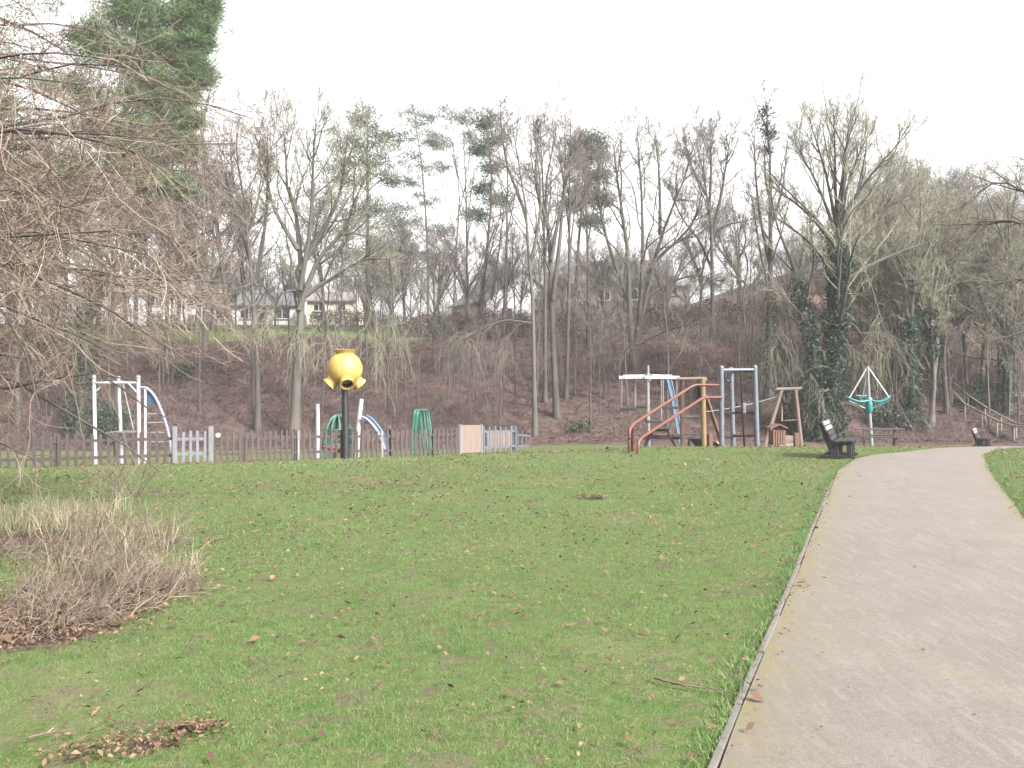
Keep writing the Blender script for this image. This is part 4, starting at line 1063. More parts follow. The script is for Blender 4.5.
# ------------------------------------------------------------------ yellow ball on its pole
Zb = 28.0; s = Zb / F; f_ = W(345.5, Zb); c = W(345, Zb, 369)
root = empty('ball_target', f_, 'weathered yellow ball with three spouts on a black pole by the picket fence', 'ball game')
Rb_ = 17.3 * s
mb = MB(); mb.tube([f_ - Vector((0, 0, .1)), f_ + Vector((0, 0, .9)), c - Vector((.01, 0, Rb_ * .9))], [.135, .115, .10], 16); mb.build('pole', M['black'], root, True)
prof = [(Rb_ * math.sin(t), -Rb_ * math.cos(t)) for t in np.linspace(.12, math.pi - .52, 22)]
mb = MB(); mb.lathe([(0, -Rb_)] + prof, c, 36); ball = mb.build('ball', M['yellow'], root, True)
h0 = Rb_ * math.cos(.52); r0 = Rb_ * math.sin(.52)
mb = MB(); mb.lathe([(r0 - .015, h0 - .03), (r0 + .0, h0 + .02), (r0 + .03, h0 + .07), (r0 + .07, h0 + .11), (r0 + .085, h0 + .125), (r0 + .05, h0 + .135), (r0 - .02, h0 + .05), (r0 - .06, h0 - .06)], c, 30)
mb.build('collar', M['yellow_dirty'], root, True)
for dx, dy, lab in ((-.98, -.18, None), (.32, -.95, None), (.86, .38, None)):
    d = Vector((dx, dy, -.98)).normalized(); o_ = c + d * Rb_ * .76
    mb = MB(); mb.lathe([(.215, -.02), (.205, .12), (.205, .21), (.235, .27), (.235, .295), (.20, .30), (.165, .285), (.16, .08)], o_, 24, d)
    sp = mb.build('spout', M['yellow'], root, True)
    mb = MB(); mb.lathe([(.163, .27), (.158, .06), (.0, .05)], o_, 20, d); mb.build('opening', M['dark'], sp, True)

# ------------------------------------------------------------------ toddler equipment behind the fence
Zg_ = 34.0
root = empty('dome_climber', foot(338, Zg_), 'green dome of bent tubes behind the black pole', 'climbing frame')
cx_ = W(338, Zg_); k = Zg_ / F
for a in (0, .62, 1.25, 1.9, 2.5):
    d = Vector((math.cos(a), math.sin(a), 0)); w_ = 17 * k
    pts = []
    for t in np.linspace(-1, 1, 17):
        e = 1 - abs(t) ** 3.2
        q = cx_ + d * (w_ * t) * (1 if abs(t) > .6 else .55 + .45 * abs(t) / .6); q.z = gz(q.x, q.y) + 1.62 * e; pts.append(q)
    mb = MB(); mb.tube(pts, .042, 8); mb.build('bent_tube', M['green'], root, True)
for hh, rr in ((.55, 16.4), (1.1, 14.6)):
    mb = MB(); mb.tube([cx_ + Vector((math.cos(a) * rr * k, math.sin(a) * rr * k, hh)) for a in np.linspace(0, 2 * math.pi, 25)], .03, 6); mb.build('ring_bar', M['green'], root, True)
root = empty('arch_climber', foot(422, 36), 'green fan of arched tubes behind the fence, left of the plywood panel', 'climbing frame')
for i, (b0, t0, t1, b1, dz) in enumerate(((411, 414.5, 420, 424, 0), (412.5, 417, 423.5, 428.5, .25), (414, 418.5, 426, 432, .5), (416, 420, 428, 434.5, .8))):
    Z = 35.6 + dz; mb = MB()
    mb.tube(arc([foot(b0, Z), P3((b0 + t0) / 2, 430, Z), P3(t0, 412.5, Z), P3((t0 + t1) / 2, 410.3, Z + .3), P3(t1, 412.5, Z + .6), P3((t1 + b1) / 2, 432, Z + .6), foot(b1, Z + .6)], 30), .045, 8); mb.build('bent_tube', M['green'], root, True)
root = empty('rope_frame', foot(318, 33.5), 'short white post with a rope net left of the green dome', 'climbing net')
mb = MB(); mb.tube([foot(318, 33.5), P3(317.6, 404, 33.5)], [.075, .07], 12); mb.build('post', M['white'], root, True)
mb = MB()
tp = P3(317.6, 406, 33.5)
for e in (309, 306, 312, 315): mb.tube([tp, P3(e, 446, 33.5 + (318 - e) * .06)], .016, 5)
for yy in (418, 427, 436): mb.tube([P3(317.6 - (yy - 406) * .29, yy, 34.2), P3(317.6 - (yy - 406) * .06, yy, 33.6)], .014, 5)
mb.build('net', M['greyblue'], root)
root = empty('slide', foot(375, 33.2), 'lilac and blue slide with a leaning white mast right of the black pole', 'slide')
mb = MB(); mb.tube([foot(356.8, 33.2), P3(358.5, 425, 33.2), P3(361.5, 399, 33.2)], [.09, .085, .08], 12); mb.build('mast', M['white'], root, True)
Ra_ = arc([P3(361, 417, 33.0), P3(366, 418.5, 33.0), P3(375, 428, 33.0), P3(382, 442, 33.0), foot(387, 33.0)], 18)
Rb2 = arc([P3(366, 415.5, 33.7), P3(372, 419, 33.7), P3(381, 430, 33.7), P3(386, 441, 33.7), foot(390.5, 33.7)], 18)
mb = MB(); mb.tube(Ra_, .05, 8); mb.build('side_rail', M['lilac'], root, True)
mb = MB(); mb.tube(Rb2, .055, 8); mb.build('side_rail', M['blue'], root, True)
n = min(len(Ra_), len(Rb2)); vs = []
for i in range(n): vs += [Ra_[i] - Vector((0, 0, .07)), Rb2[i] - Vector((0, 0, .07)), Rb2[i] - Vector((0, 0, .11)), Ra_[i] - Vector((0, 0, .11))]
mb = MB(); mb.add(vs, [(4 * i + j, 4 * i + (j + 1) % 4, 4 * i + 4 + (j + 1) % 4, 4 * i + 4 + j) for i in range(n - 1) for j in range(4)]); mb.build('chute', M['greyblue'], root)
mb = MB()
for e, Z in ((365.5, 33.4), (369, 33.8)): mb.tube([P3(361.8, 400, 33.2), P3(e, 424, Z)], .014, 5)
mb.build('stay', M['greyblue'], root)

# red spring rocker low behind the pickets
root = empty('spring_rocker', foot(334, 32.5), 'small red spring rocker half hidden behind the pickets', 'spring rocker')
b0 = foot(334, 32.5); mb = MB(); mb.tube([b0 + Vector((.09 * math.cos(t), .09 * math.sin(t), t * .008)) for t in np.linspace(0, 37, 90)], .016, 6); mb.build('spring', M['black'], root, True)
mb = MB(); mb.tube([b0 + Vector((-.42, 0, .42)), b0 + Vector((-.25, 0, .36)), b0 + Vector((.2, 0, .36)), b0 + Vector((.42, 0, .50))], [.05, .12, .12, .06], 10); mb.build('seat', M['red'], root, True)
mb = MB(); mb.tube([b0 + Vector((.25, -.22, .62)), b0 + Vector((.25, .22, .62))], .02, 8); mb.tube([b0 + Vector((.25, 0, .40)), b0 + Vector((.25, 0, .62))], .03, 8); mb.build('handle', M['black'], root, True)

# ------------------------------------------------------------------ hanging seat roundabout (white beams)
Zr = 40.0; k = Zr / F
b0 = foot(648.5, Zr); root = empty('swing_carousel', b0, 'white beamed swing carousel with hanging seats behind the red handrails', 'carousel')
mb = MB(); mb.tube([b0, P3(648, 365.5, Zr)], [.085, .06], 12); mb.build('mast', M['steel'], root, True)
hub = P3(648, 377, Zr)
mb = MB(); mb.lathe([(0, .16), (.14, .14), (.17, 0), (.14, -.18), (0, -.2)], hub, 16); mb.build('hub', M['steel'], root, True)
for dx, dy, px_, sy in ((-1.10, .25, 632, 409.5), (1.05, -.2, 668, 407.6), (.10, -1.15, 650.5, 420.6), (-.1, 1.15, 646, 408)):
    e = hub + Vector((dx, dy, .0)); mb = MB(); mb.beam(hub + Vector((0, 0, .02)), e, .16, .20); arm = mb.build('arm', M['white'], root, bevel=.02)
    st = P3(px_, sy, Zr); st.y = e.y; st.x = e.x * .35 + st.x * .65
    tn = Vector((-dy, dx, 0)).normalized() if abs(dx) < .5 else Vector((1, 0, 0))
    tn = Vector((1, 0, 0))
    mb = MB()
    for sg in (-1, 1): mb.tube([Vector((st.x + tn.x * sg * .3, e.y, e.z - .08)), st + tn * sg * .3], .026, 6)
    mb.build('hanger', M['steel'], root)
    mb = MB(); mb.box(st, (.74, .34, .11)); mb.build('seat', M['rubber'], root, bevel=.02)
    mb = MB(); mb.beam(Vector((st.x - .42, e.y, e.z - .02)), Vector((st.x + .42, e.y, e.z - .02)), .12, .14); mb.build('crossbar', M['white'], root, bevel=.01)
# blue plank slide
root = empty('slide', foot(681, 43), 'steep narrow blue slide right of the white carousel beams', 'slide')
mb = MB(); mb.beam(P3(669, 380, 43), P3(681, 440, 42.4), .15, .05, (0, -1, 0)); mb.build('chute', M['blue'], root)
for sg in (-1, 1):
    o_ = Vector((sg * .10, -.03, 0)); mb = MB(); mb.tube([P3(668.5, 378, 43) + o_, P3(674, 402, 42.8) + o_, P3(680.5, 438, 42.4) + o_, foot(682, 42.2) + o_], .04, 8); mb.build('side_rail', M['blue'], root, True)

# ------------------------------------------------------------------ picnic tables
def picnic_table(name, label, px, Z, rz, L, top_h, mat):
    b0 = foot(px, Z); root = empty(name, b0, label, 'picnic table'); root.rotation_euler = (0, 0, rz)
    def add(part, f, m_, bev=.008):
        mb = MB(); f(mb); o = mb.build(part, M[m_], root, bevel=bev, rel=False); return o
    add('table_top', lambda mb: [mb.box((0, -.3 + i * .15, top_h), (L, .14, .04)) for i in range(5)], mat)
    for sg in (-1, 1):
        add('bench_seat', lambda mb: [mb.box((0, sg * (.62 + i * .15), top_h * .6), (L, .14, .04)) for i in range(2)], mat)
        add('cross_rail', lambda mb: (mb.box((sg * L * .32, 0, top_h * .6 - .068), (.06, 1.62, .09)), mb.box((sg * L * .32, 0, top_h - .065), (.06, .72, .08))), mat)
        for s2 in (-1, 1):
            add('leg', lambda mb: mb.beam((sg * (L * .32 - .055), s2 * .26, top_h - .05), (sg * (L * .32 - .055), s2 * .62, 0.0), .05, .09), mat)
    return root
picnic_table('picnic_table', 'dark picnic table under the red handrails', 660, 36, 1.42, 1.7, .76, 'darkwood')
picnic_table('picnic_table', 'grey brown picnic table beside the teal spinner', 879, 36.5, -.36, 1.95, .72, 'tablewood')

# ------------------------------------------------------------------ climbing frame with red handrails
Zf = 27.0
root = empty('climbing_frame', foot(738, Zf), 'blue grey climbing frame with a black pole and long red handrails', 'climbing frame')
FP = [(721.3, 721.8, 367, 26.6), (731, 733.3, 368.5, 28.4), (754.8, 757.3, 366.5, 26.9), (762 - 3, 762 - 1, 368.5, 28.7)]
for tx, bx_, ty, Z in FP[:3]:
    mb = MB(); mb.tube([foot(bx_, Z), P3(tx, ty, Z)], .075, 14); o = mb.build('post', M['greyblue'], root, True)
    mb = MB(); mb.lathe([(0, .05), (.05, .04), (.08, 0), (.08, -.03), (0, -.03)], P3(tx, ty, Z), 14); mb.build('cap', M['greyblue'], o, True)
mb = MB(); mb.tube([P3(721.3, 370, 26.6), P3(754.8, 369.7, 26.9)], .05, 10); mb.build('top_bar', M['greyblue'], root, True)
mb = MB(); mb.tube([P3(731.5, 371.5, 28.4), P3(754.8, 371, 26.9)], .045, 10); mb.build('top_bar', M['red'], root, True, label='red top bar')
mb = MB(); mb.tube([P3(721.5, 371, 26.6), P3(731.2, 371.5, 28.4)], .045, 10); mb.build('top_bar', M['greyblue'], root, True)
mb = MB(); mb.tube([P3(722.5, 412.5, 26.6), P3(733, 413, 28.3), P3(756, 412.5, 26.9)], .03, 8); mb.build('middle_bar', M['black'], root, True)
mb = MB(); mb.tube([P3(733.2, 435.7, 28.3), P3(756.3, 435.4, 26.9)], .045, 8); mb.build('low_bar', M['red'], root, True)
mb = MB(); mb.tube([P3(722.6, 437, 26.6), P3(732.8, 437, 28.3)], .035, 8); mb.build('low_bar', M['black'], root, True)
mb = MB(); mb.tube([P3(740.5, 370.5, 27.3), P3(744.6, 449, 27.3)], .034, 10); mb.build('sliding_pole', M['black'], root, True)
mb = MB(); mb.tube([P3(744, 403, 27.2), P3(744.4, 413, 27.2)], .05, 8); mb.build('grip', M['white'], root, True)
mb = MB(); mb.tube(arc([P3(724.5, 371, 27.0), P3(725, 378, 27.0), P3(728, 381, 27.0), P3(731.5, 380.5, 27.0)], 10), .035, 8); mb.build('bracket', M['black'], root, True)
mb = MB(); mb.tube(arc([foot(629.4, 22.4), P3(629.5, 434, 22.4), P3(630.2, 429, 22.45), P3(633.5, 424, 22.6)], 12) + [P3(690, 387.5, 26.5)] + arc([P3(694, 385.6, 26.55), P3(698, 385, 26.6), P3(721.3, 385.2, 26.6)], 8), .042, 10); mb.build('handrail', M['red'], root, True)
mb = MB(); mb.tube(arc([foot(638.0, 21.7), P3(638.1, 446, 21.7), P3(639, 441.5, 21.75), P3(642, 437.5, 21.9)], 12) + [P3(698, 401, 26.0)] + arc([P3(702, 398.6, 26.1), P3(706, 397.7, 26.2), P3(721.6, 397.3, 26.55)], 8), .042, 10); mb.build('handrail', M['red'], root, True)
mb = MB(); mb.tube([foot(632.2, 23.0), P3(632.6, 425.5, 22.6)], .04, 8); mb.build('rail_post', M['red'], root, True)

# ------------------------------------------------------------------ timber cableway: start frame, end frame, cable
root = empty('cableway_frame', foot(693, 33), 'timber start frame with an orange post and rungs left of the blue grey climbing frame', 'cableway')
mb = MB(); mb.tube([foot(704, 32.6), P3(702.7, 378.5, 32.6)], [.10, .095], 12); mb.build('post', M['orangewood'], root, True, label='orange stained post')
mb = MB(); mb.tube([foot(682.6, 33.2), P3(682, 378.5, 33.2)], [.085, .08], 12); mb.build('post', M['redwood'], root, True)
mb = MB(); mb.tube([P3(676.3, 379.2, 33.1), P3(706.2, 378.9, 32.6)], .075, 10); mb.build('crossbar', M['pinkwood'], root, True)
for yy, m_ in ((417, 'palewood'), (434.6, 'greyblue')):
    mb = MB(); mb.tube([P3(682.3, yy, 33.2), P3(703, yy, 32.6)], .05 if yy < 420 else .03, 8); mb.build('rung', M[m_], root, True)
mb = MB(); mb.beam(P3(705.5, 395, 32.9), foot(723, 34.2), .12, .1); mb.build('brace', M['redwood'], root)
mb = MB(); mb.box(P3(710, 442, 33.6), (.14, .4, .62)); mb.build('step_board', M['redwood'], root)
mb = MB(); mb.beam(P3(711, 441, 33.7), foot(718, 34.0), .5, .07); mb.build('ramp', M['pinkwood'], root)
root = empty('rubber_mat', foot(696, 34.2), 'black rubber sheet hung low between the two timber frame posts', 'rubber sheet')
q = [P3(689, 438.6, 33.7), P3(703, 438.6, 33.2), P3(703, 448.4, 33.2), P3(696, 447, 33.4)]
mb = MB(); mb.add(q + [v + Vector((0, .04, 0)) for v in q], [(3, 2, 1, 0), (4, 5, 6, 7)] + [(i, (i + 1) % 4, (i + 1) % 4 + 4, i + 4) for i in range(4)]); mb.build('sheet', M['rubber'], root)
mb = MB(); mb.tube([foot(689, 33.7), P3(689, 437.6, 33.7)], .05, 8); mb.build('post', M['rubber'], root, True)
# hanging tyre on the start frame
c = P3(698, 392, 32.8); mb = MB(); mb.tube([c + Vector((.075 * math.cos(t), .16 * math.sin(t) * .3, .19 * math.sin(t))) for t in np.linspace(0, 2 * math.pi, 19)], .07, 8, False)
mb.tube([c + Vector((0, 0, .18)), P3(698, 379.5, 32.8)], .014, 5); o = mb.build('hanging_seat', M['rubber'], None, True); tag(o, 'black rubber seat hanging beside the orange post', 'swing seat')
root = empty('cableway_frame', foot(788, 36), 'leaning A shaped timber end frame behind the slatted litter bin', 'cableway')
for a, b_, Z in (((782, 389), 764.5, 35.6), ((795.5, 389), 801.5, 35.6)):
    mb = MB(); mb.tube([foot(b_, Z), P3(a[0], a[1], Z)], [.08, .07], 12); mb.build('leg', M['pinkwood'], root, True)
mb = MB(); mb.tube([P3(775.8, 389.3, 35.6), P3(801.6, 388.6, 35.6)], .07, 10); mb.build('crossbar', M['pinkwood'], root, True)
mb = MB(); mb.tube([P3(781.6, 392, 35.9), P3(781.9, 421, 35.9), P3(798.5, 419.7, 35.6)], .045, 8); mb.build('rung', M['palewood'], root, True)
mb = MB(); mb.box(P3(796.5, 440.5, 35.2), (.19, .25, .62)); mb.build('stop_post', M['redwood'], root)
mb = MB(); mb.beam(P3(788.5, 436.2, 37.2), foot(784, 34.4), .62, .06); mb.build('ramp', M['palewood'], root)
c = P3(785.3, 398, 35.7); mb = MB(); mb.tube([c + Vector((.10 * math.cos(t), .05 * math.sin(t), .19 * math.sin(t))) for t in np.linspace(0, 2 * math.pi, 19)], .075, 8, False)
mb.tube([c + Vector((0, 0, .2)), P3(785, 389.6, 35.6)], .016, 5); o = mb.build('hanging_seat', M['rubber'], None, True); tag(o, 'black rubber seat hanging under the A shaped timber frame', 'swing seat')
a, b_ = P3(777, 396.5, 35.6), P3(703.5, 412, 32.7); pts = [a.lerp(b_, t) - Vector((0, 0, .25 * 4 * t * (1 - t) * .3)) for t in np.linspace(0, 1, 12)]
mb = MB(); mb.tube(pts, .016, 6); o = mb.build('cable', M['steel'], None, True); tag(o, 'thin steel cable strung between the two timber frames', 'cable')

# ------------------------------------------------------------------ litter bin
Zl = 31.5; b0 = foot(777, Zl); k = Zl / F
root = empty('litter_bin', b0, 'slatted brown litter bin with a small pitched roof before the A shaped frame', 'litter bin')
mb = MB(); mb.box(b0 + Vector((0, 0, .05)), (.12, .12, .12)); mb.build('foot', M['black'], root)
mb = MB()
for sx, sy in ((0, -1), (0, 1), (-1, 0), (1, 0)):
    for i in range(5):
        o_ = (i - 2) * .088; mb.box(b0 + Vector((o_ if sx == 0 else sx * .235, o_ if sy == 0 else sy * .235, .35)), (.056 if sx == 0 else .022, .056 if sy == 0 else .022, .54), 0)
mb.build('slats', M['binwood'], root)
mb = MB(); mb.box(b0 + Vector((0, 0, .35)), (.40, .40, .48)); mb.build('liner', M['black'], root)
for sx in (-1, 1):
    for sy in (-1, 1): mb = MB(); mb.box(b0 + Vector((sx * .2, sy * .2, .66)), (.035, .035, .14)); mb.build('roof_post', M['darkwood'], root)
mb = MB()
for sg in (-1, 1): mb.beam(b0 + Vector((sg * .02, -.30, .80 + .0)), b0 + Vector((sg * .02, .30, .80)), .02, .03); mb.box(b0 + Vector((sg * .15, 0, .755)), (.34, .62, .045), 0, 0, sg * .42)
mb.build('roof', M['redwood'], root)

# ------------------------------------------------------------------ recycled plastic benches
def bench(label, px, Z, rz, sc=1.0):
    b0 = foot(px, Z); root = empty('park_bench', b0, label, 'bench'); root.rotation_euler = (0, 0, rz); root.scale = (sc, sc, sc)
    def add(part, f, m_='darkwood', bev=.012, parent=root):
        mb = MB(); f(mb); return mb.build(part, M[m_], parent, bevel=bev, rel=False)
    # local: x = seat depth (front is +x), y = length
    for i in range(3): add('seat', lambda mb: mb.box((.07 + i * .155, 0, .425 + .012 * i), (.145, 1.5, .055), 0, 0, -.06), 'darkwood')
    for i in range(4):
        o = add('backrest', lambda mb: mb.box((-.075 - i * .055, 0, .505 + i * .125), (.05, 1.5, .115), 0, 0, -.40), 'greywood' if i > 1 else 'darkwood')  # upper slats a paler grey than the rest of the bench
        if i > 1: o['label'] = 'pale grey upper back slat'
    for y in (-.62, 0, .62):
        fr = add('frame', lambda mb: (mb.beam((-.02, y, .06), (-.30, y, .90), .1, .1, (1, 0, 0)), mb.box((.17, y, .375), (.56, .1, .07)), mb.box((.36, y, .19), (.12, .1, .32)), mb.box((.06, y, .19), (.12, .1, .32)), mb.box((.10, y, .05), (.80, .1, .075))))
    return root
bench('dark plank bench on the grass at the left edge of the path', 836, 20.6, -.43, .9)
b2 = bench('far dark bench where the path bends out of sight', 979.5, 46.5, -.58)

# ------------------------------------------------------------------ teal spinner
Zs = 41.0; k = Zs / F; b0 = foot(871.5, Zs)
root = empty('spinner', b0, 'teal and white spinner with sloping stays on a tall pole behind the picnic table', 'roundabout')
ap = P3(867.6, 366.5, Zs); hb = P3(869.2, 405, Zs)
mb = MB(); mb.tube([b0, P3(869.5, 412, Zs), ap], [.095, .085, .06], 12); mb.build('pole', M['steel'], root, True)
mb = MB(); mb.lathe([(0, .36), (.11, .35), (.15, .28), (.15, -.26), (.10, -.36), (0, -.37)], hb, 16); mb.build('hub', M['teal'], root, True)
for dx, dy, ez in ((-1.02, .1, 8), (1.0, -.1, 9.5), (.05, 1.0, 9)):
    e = hb + Vector((dx, dy, ez * k)); d = Vector((dx, dy, 0)); nn = Vector((-dy, dx, 0)).normalized()
    for sg in (-1, 1):
        mb = MB(); mb.tube(arc([hb + nn * sg * .1 + Vector((0, 0, .22)), hb + d * .45 + nn * sg * .16 + Vector((0, 0, .16)), hb + d * .85 + nn * sg * .12 + Vector((0, 0, ez * k * .8)), e + d * .02]), .04, 8); mb.build('arm', M['teal'], root, True)
    mb = MB(); mb.tube([hb + Vector((0, 0, -.25)), hb + d * .92 + Vector((0, 0, ez * k * .55))], .035, 8); mb.build('strut', M['teal'], root, True)
    mb = MB(); mb.tube([ap, hb + d * .88 + Vector((0, 0, ez * k * .78))], .036, 8); mb.build('stay', M['white'], root, True)
    mb = MB(); mb.tube([e - nn * .28 , e + nn * .28], .035, 8); mb.build('hand_bar', M['teal'], root, True)

# ------------------------------------------------------------------ wooden stairs up the bank with two handrails
R1 = [(941, 382), (952, 391), (965, 404), (982, 413), (997, 421), (1014, 426), (1030, 428)]
R2 = [(954, 383), (968, 395), (985, 407), (1001, 416), (1016, 423.5), (1036, 426)]
lines = []
for R in (R1, R2):
    L = []
    for px, py in R:
        Z = hit(px, py, 1.0, 52); L.append(W(px, Z, None, 1.0))
    lines.append(L)
a0 = lines[0][3]
root = empty('hillside_stairs', Vector((a0.x, a0.y, gz(a0.x, a0.y))), 'timber steps with two pale handrails climbing the wooded bank at the right', 'stairs')
for L in lines:
    mb = MB(); mb.tube(L, .06, 8); mb.build('handrail', M['palewood'], root, True)
    for p in L[1:-1]:
        mb = MB(); g_ = gz(p.x, p.y); mb.tube([Vector((p.x, p.y, g_ - .1)), Vector((p.x, p.y, p.z))], .055, 8); mb.build('post', M['palewood'], root, True)
for i in range(14):
    t = i / 13; f = t * (len(R2) - 1); j = min(int(f), len(R2) - 2); q1 = lines[0][j].lerp(lines[0][j + 1], f - j); q2 = lines[1][j].lerp(lines[1][j + 1], f - j)
    q1 = Vector((q1.x, q1.y, gz(q1.x, q1.y) + .06)); q2 = Vector((q2.x, q2.y, gz(q2.x, q2.y) + .06))
    mb = MB(); mb.beam(q1, q2, .18, .12); mb.build('step', M['tablewood'], root)
# ------------------------------------------------------------------ houses beyond the bank
def house(label, px, Z, w, d, wall_h, roof_h, wall, roof, windows, rz=0.0, ridge='x', chimney=(), door=None, over=.35, name='house', zb=None):
    x = (px - CX) / F * Z; zb = gz(x, Z) if zb is None else zb; b0 = Vector((x, Z, zb))
    root = empty(name, b0, label, 'house'); root.rotation_euler = (0, 0, rz)
    def B(part, f, m_, parent=root, lab=None):
        mb = MB(); f(mb); return mb.build(part, M[m_], parent, rel=False, label=lab)
    hw, hd = w / 2, d / 2
    def walls(mb):
        mb.box((0, 0, wall_h / 2 - .4), (w, d, wall_h + .8))
        if ridge == 'y': mb.add([(-hw, -hd, wall_h), (hw, -hd, wall_h), (0, -hd, wall_h + roof_h), (-hw, hd, wall_h), (hw, hd, wall_h), (0, hd, wall_h + roof_h)], [(0, 1, 2), (5, 4, 3)])
        else: mb.add([(-hw, -hd, wall_h), (-hw, hd, wall_h), (-hw, 0, wall_h + roof_h), (hw, -hd, wall_h), (hw, hd, wall_h), (hw, 0, wall_h + roof_h)], [(2, 1, 0), (3, 4, 5)])
    B('wall', walls, wall)
    def roofs(mb):
        t = .16
        if ridge == 'y':
            for sg in (-1, 1):
                e = (sg * (hw + over), wall_h - over * roof_h / hw); q = [(e[0], -hd - over, e[1]), (0, -hd - over, wall_h + roof_h), (0, hd + over, wall_h + roof_h), (e[0], hd + over, e[1])]
                mb.add(q + [(a, b_, c_ + t) for a, b_, c_ in q], [(0, 1, 2, 3), (7, 6, 5, 4), (0, 4, 5, 1), (2, 6, 7, 3), (3, 7, 4, 0), (1, 5, 6, 2)])
        else:
            for sg in (-1, 1):
                e = (sg * (hd + over), wall_h - over * roof_h / hd); q = [(-hw - over, e[0], e[1]), (-hw - over, 0, wall_h + roof_h), (hw + over, 0, wall_h + roof_h), (hw + over, e[0], e[1])]
                mb.add(q + [(a, b_, c_ + t) for a, b_, c_ in q], [(0, 1, 2, 3), (7, 6, 5, 4), (0, 4, 5, 1), (2, 6, 7, 3), (3, 7, 4, 0), (1, 5, 6, 2)])
    rf = B('roof', roofs, roof)
    for cx__, ch in chimney: B('chimney', lambda mb: (mb.box((cx__, 0, wall_h + roof_h + .3), (.7, .6, 1.6)), mb.lathe([(.13, 0), (.11, .35), (.09, .35)], (cx__ - .15, 0, wall_h + roof_h + 1.1), 8), mb.lathe([(.13, 0), (.11, .35), (.09, .35)], (cx__ + .17, 0, wall_h + roof_h + 1.1), 8)), ch, rf)
    for wx, wz, ww, wh in windows:
        wn = B('window', lambda mb: mb.box((wx, -hd - .005, wz), (ww, .05, wh)), 'glass')
        def fr(mb):
            for sx in (-1, 0, 1): mb.box((wx + sx * (ww / 2), -hd - .035, wz), (.07, .06, wh + .07))
            for sz in (-1, 1): mb.box((wx, -hd - .037, wz + sz * wh / 2), (ww + .07, .06, .07))
        B('frame', fr, 'render_white', wn)
        B('sill', lambda mb: mb.box((wx, -hd - .07, wz - wh / 2 - .09), (ww + .3, .14, .08)), 'stone', wn)
    if door:
        B('door', lambda mb: mb.box((door, -hd - .02, 1.02), (.95, .07, 2.04)), 'door')
    return root
zz = lambda px, py, Z: EYE + (CY - py) / F * Z
house('long white bungalow behind the broad pale tree', 264, 106, 10.5, 8, 2.7, 1.7, 'render_white', 'slate', [(-3.6, 1.8, 1.6, 1.2), (-.6, 1.8, 2.0, 1.2), (3.2, 1.8, 1.8, 1.2)], 0, 'x', ((4, 'brick'),), .6, zb=zz(252, 331, 106))
house('small cream bungalow with pale windows right of the long white one', 336, 101, 5.2, 6, 2.5, 1.1, 'render_cream', 'tile_pale', [(-1.3, 1.8, 1.1, .9), (1.2, 1.8, .9, .8)], 0, 'x', (), 0, zb=zz(326, 325, 101))
house('white house largely hidden by the near tree twigs', 165, 110, 14, 8, 4.6, 2.4, 'render_white', 'tile_pale', [(-4.5, 1.5, 1.5, 1.3), (0, 1.5, 1.5, 1.3), (4.5, 1.5, 1.5, 1.3), (-4.5, 3.7, 1.3, 1.1), (0, 3.7, 1.3, 1.1), (4.5, 3.7, 1.3, 1.1)], .1, 'x', ((-3, 'brick'),), 2.2, zb=zz(165, 334, 110))
house('grey roofed gabled house with white walls among the tall central trees', 505, 104, 9.5, 9, 3.6, 3.4, 'render_white', 'slate', [(-2.2, 2.2, 1.4, 1.3), (1.8, 2.2, 1.4, 1.3), (0, 4.9, .9, 1.0)], .5, 'y', ((0, 'brick'),), .2, zb=zz(505, 336, 104))
house('buff house with dark porch and slate roof left of the forked tree', 612, 102, 13, 8, 3.0, 2.7, 'brick', 'slate', [(-4.2, 1.6, 1.5, 1.2), (-.8, 1.6, 1.2, 1.2), (2.0, 1.6, 1.6, 1.2), (5, 1.6, 1.2, 1.2)], -.12, 'x', ((-4, 'brick'), (4.5, 'brick')), .6, zb=zz(612, 312, 102))
house('small pink brick outbuilding behind the forked tree limbs', 665, 99, 4.2, 4, 1.7, .9, 'brick', 'tile_pale', [(.2, 1.0, 1.3, .8)], .1, 'x', (), -1.4, zb=zz(665, 302, 99))
house('red roofed brick house seen left of the big fan shaped tree', 814, 92, 8, 7, 3.3, 2.4, 'brick', 'tile_red', [(-1.8, 1.6, 1.4, 1.2), (1.6, 1.6, 1.4, 1.2)], -.2, 'x', ((-2, 'brick'),), 0, zb=zz(814, 352, 92))
house('distant pinkish gabled house behind the row of slim pines', 556, 118, 11, 8, 3.4, 3, 'brick', 'tile_pale', [(-3, 1.8, 1.4, 1.2), (3, 1.8, 1.4, 1.2)], 0, 'x', ((3, 'brick'),), 0, zb=zz(556, 318, 118))


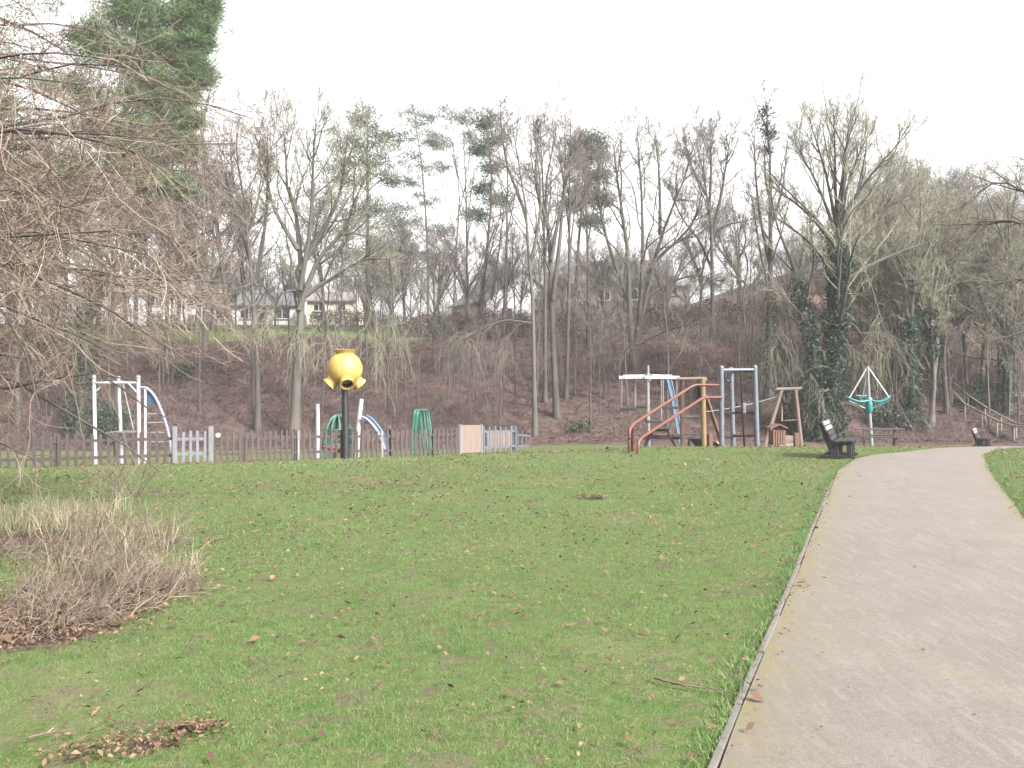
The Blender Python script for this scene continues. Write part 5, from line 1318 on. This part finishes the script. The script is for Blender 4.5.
# ------------------------------------------------------------------ light, air, camera
SUN_EL, SUN_AZ = math.radians(38), math.radians(135)    # azimuth clockwise from +Y: behind and to the right
w = bpy.data.worlds.new("World"); scene.world = w; w.use_nodes = True
nt = w.node_tree; bg = nt.nodes["Background"]
sk = nt.nodes.new("ShaderNodeTexSky"); sk.sky_type = 'NISHITA'; sk.sun_disc = False
sk.sun_elevation = SUN_EL; sk.sun_rotation = SUN_AZ; sk.air_density = 1.0; sk.dust_density = 6.0; sk.ozone_density = 1.0
hs = nt.nodes.new("ShaderNodeHueSaturation"); hs.inputs["Saturation"].default_value = .03
nt.links.new(sk.outputs[0], hs.inputs["Color"]); nt.links.new(hs.outputs[0], bg.inputs[0]); bg.inputs[1].default_value = .15
sun = bpy.data.lights.new('sun', 'SUN'); sun.energy = 2.3; sun.angle = math.radians(5); sun.color = (1, .965, .92)
so = bpy.data.objects.new('sun', sun); COL.objects.link(so)
dvec = Vector((math.sin(SUN_AZ) * math.cos(SUN_EL), math.cos(SUN_AZ) * math.cos(SUN_EL), math.sin(SUN_EL)))
so.rotation_euler = dvec.to_track_quat('Z', 'Y').to_euler(); so.location = (20, -20, 60)

HAZE = .0004
if HAZE:
    mb = MB(); mb.box((0, 120, 25), (460, 400, 60))
    m = bpy.data.materials.new('haze'); m.use_nodes = True; n_ = m.node_tree; n_.nodes.clear()
    out = n_.nodes.new("ShaderNodeOutputMaterial"); vol = n_.nodes.new("ShaderNodeVolumePrincipled")
    vol.inputs["Color"].default_value = (.97, .96, .98, 1); vol.inputs["Density"].default_value = HAZE
    n_.links.new(vol.outputs[0], out.inputs["Volume"])
    tag(mb.build('haze', m), kind='stuff')

cam = bpy.data.cameras.new('camera'); co = bpy.data.objects.new('camera', cam); COL.objects.link(co)
co.location = (0, 0, EYE); co.rotation_euler = (math.pi / 2, 0, 0)
cam.sensor_width = 36; cam.lens = F / 1024 * 36; cam.clip_end = 2000; cam.clip_start = .1
scene.camera = co
vs = scene.view_settings; vs.view_transform = 'Standard'; vs.look = 'None'; vs.gamma = 1; vs.exposure = 1.98; vs.use_curve_mapping = False
cy = scene.cycles; cy.use_denoising = True; cy.max_bounces = 5; cy.diffuse_bounces = 2; cy.glossy_bounces = 2
cy.transmission_bounces = 2; cy.volume_bounces = 1; cy.transparent_max_bounces = 4
cy.use_adaptive_sampling = True; cy.adaptive_threshold = .02
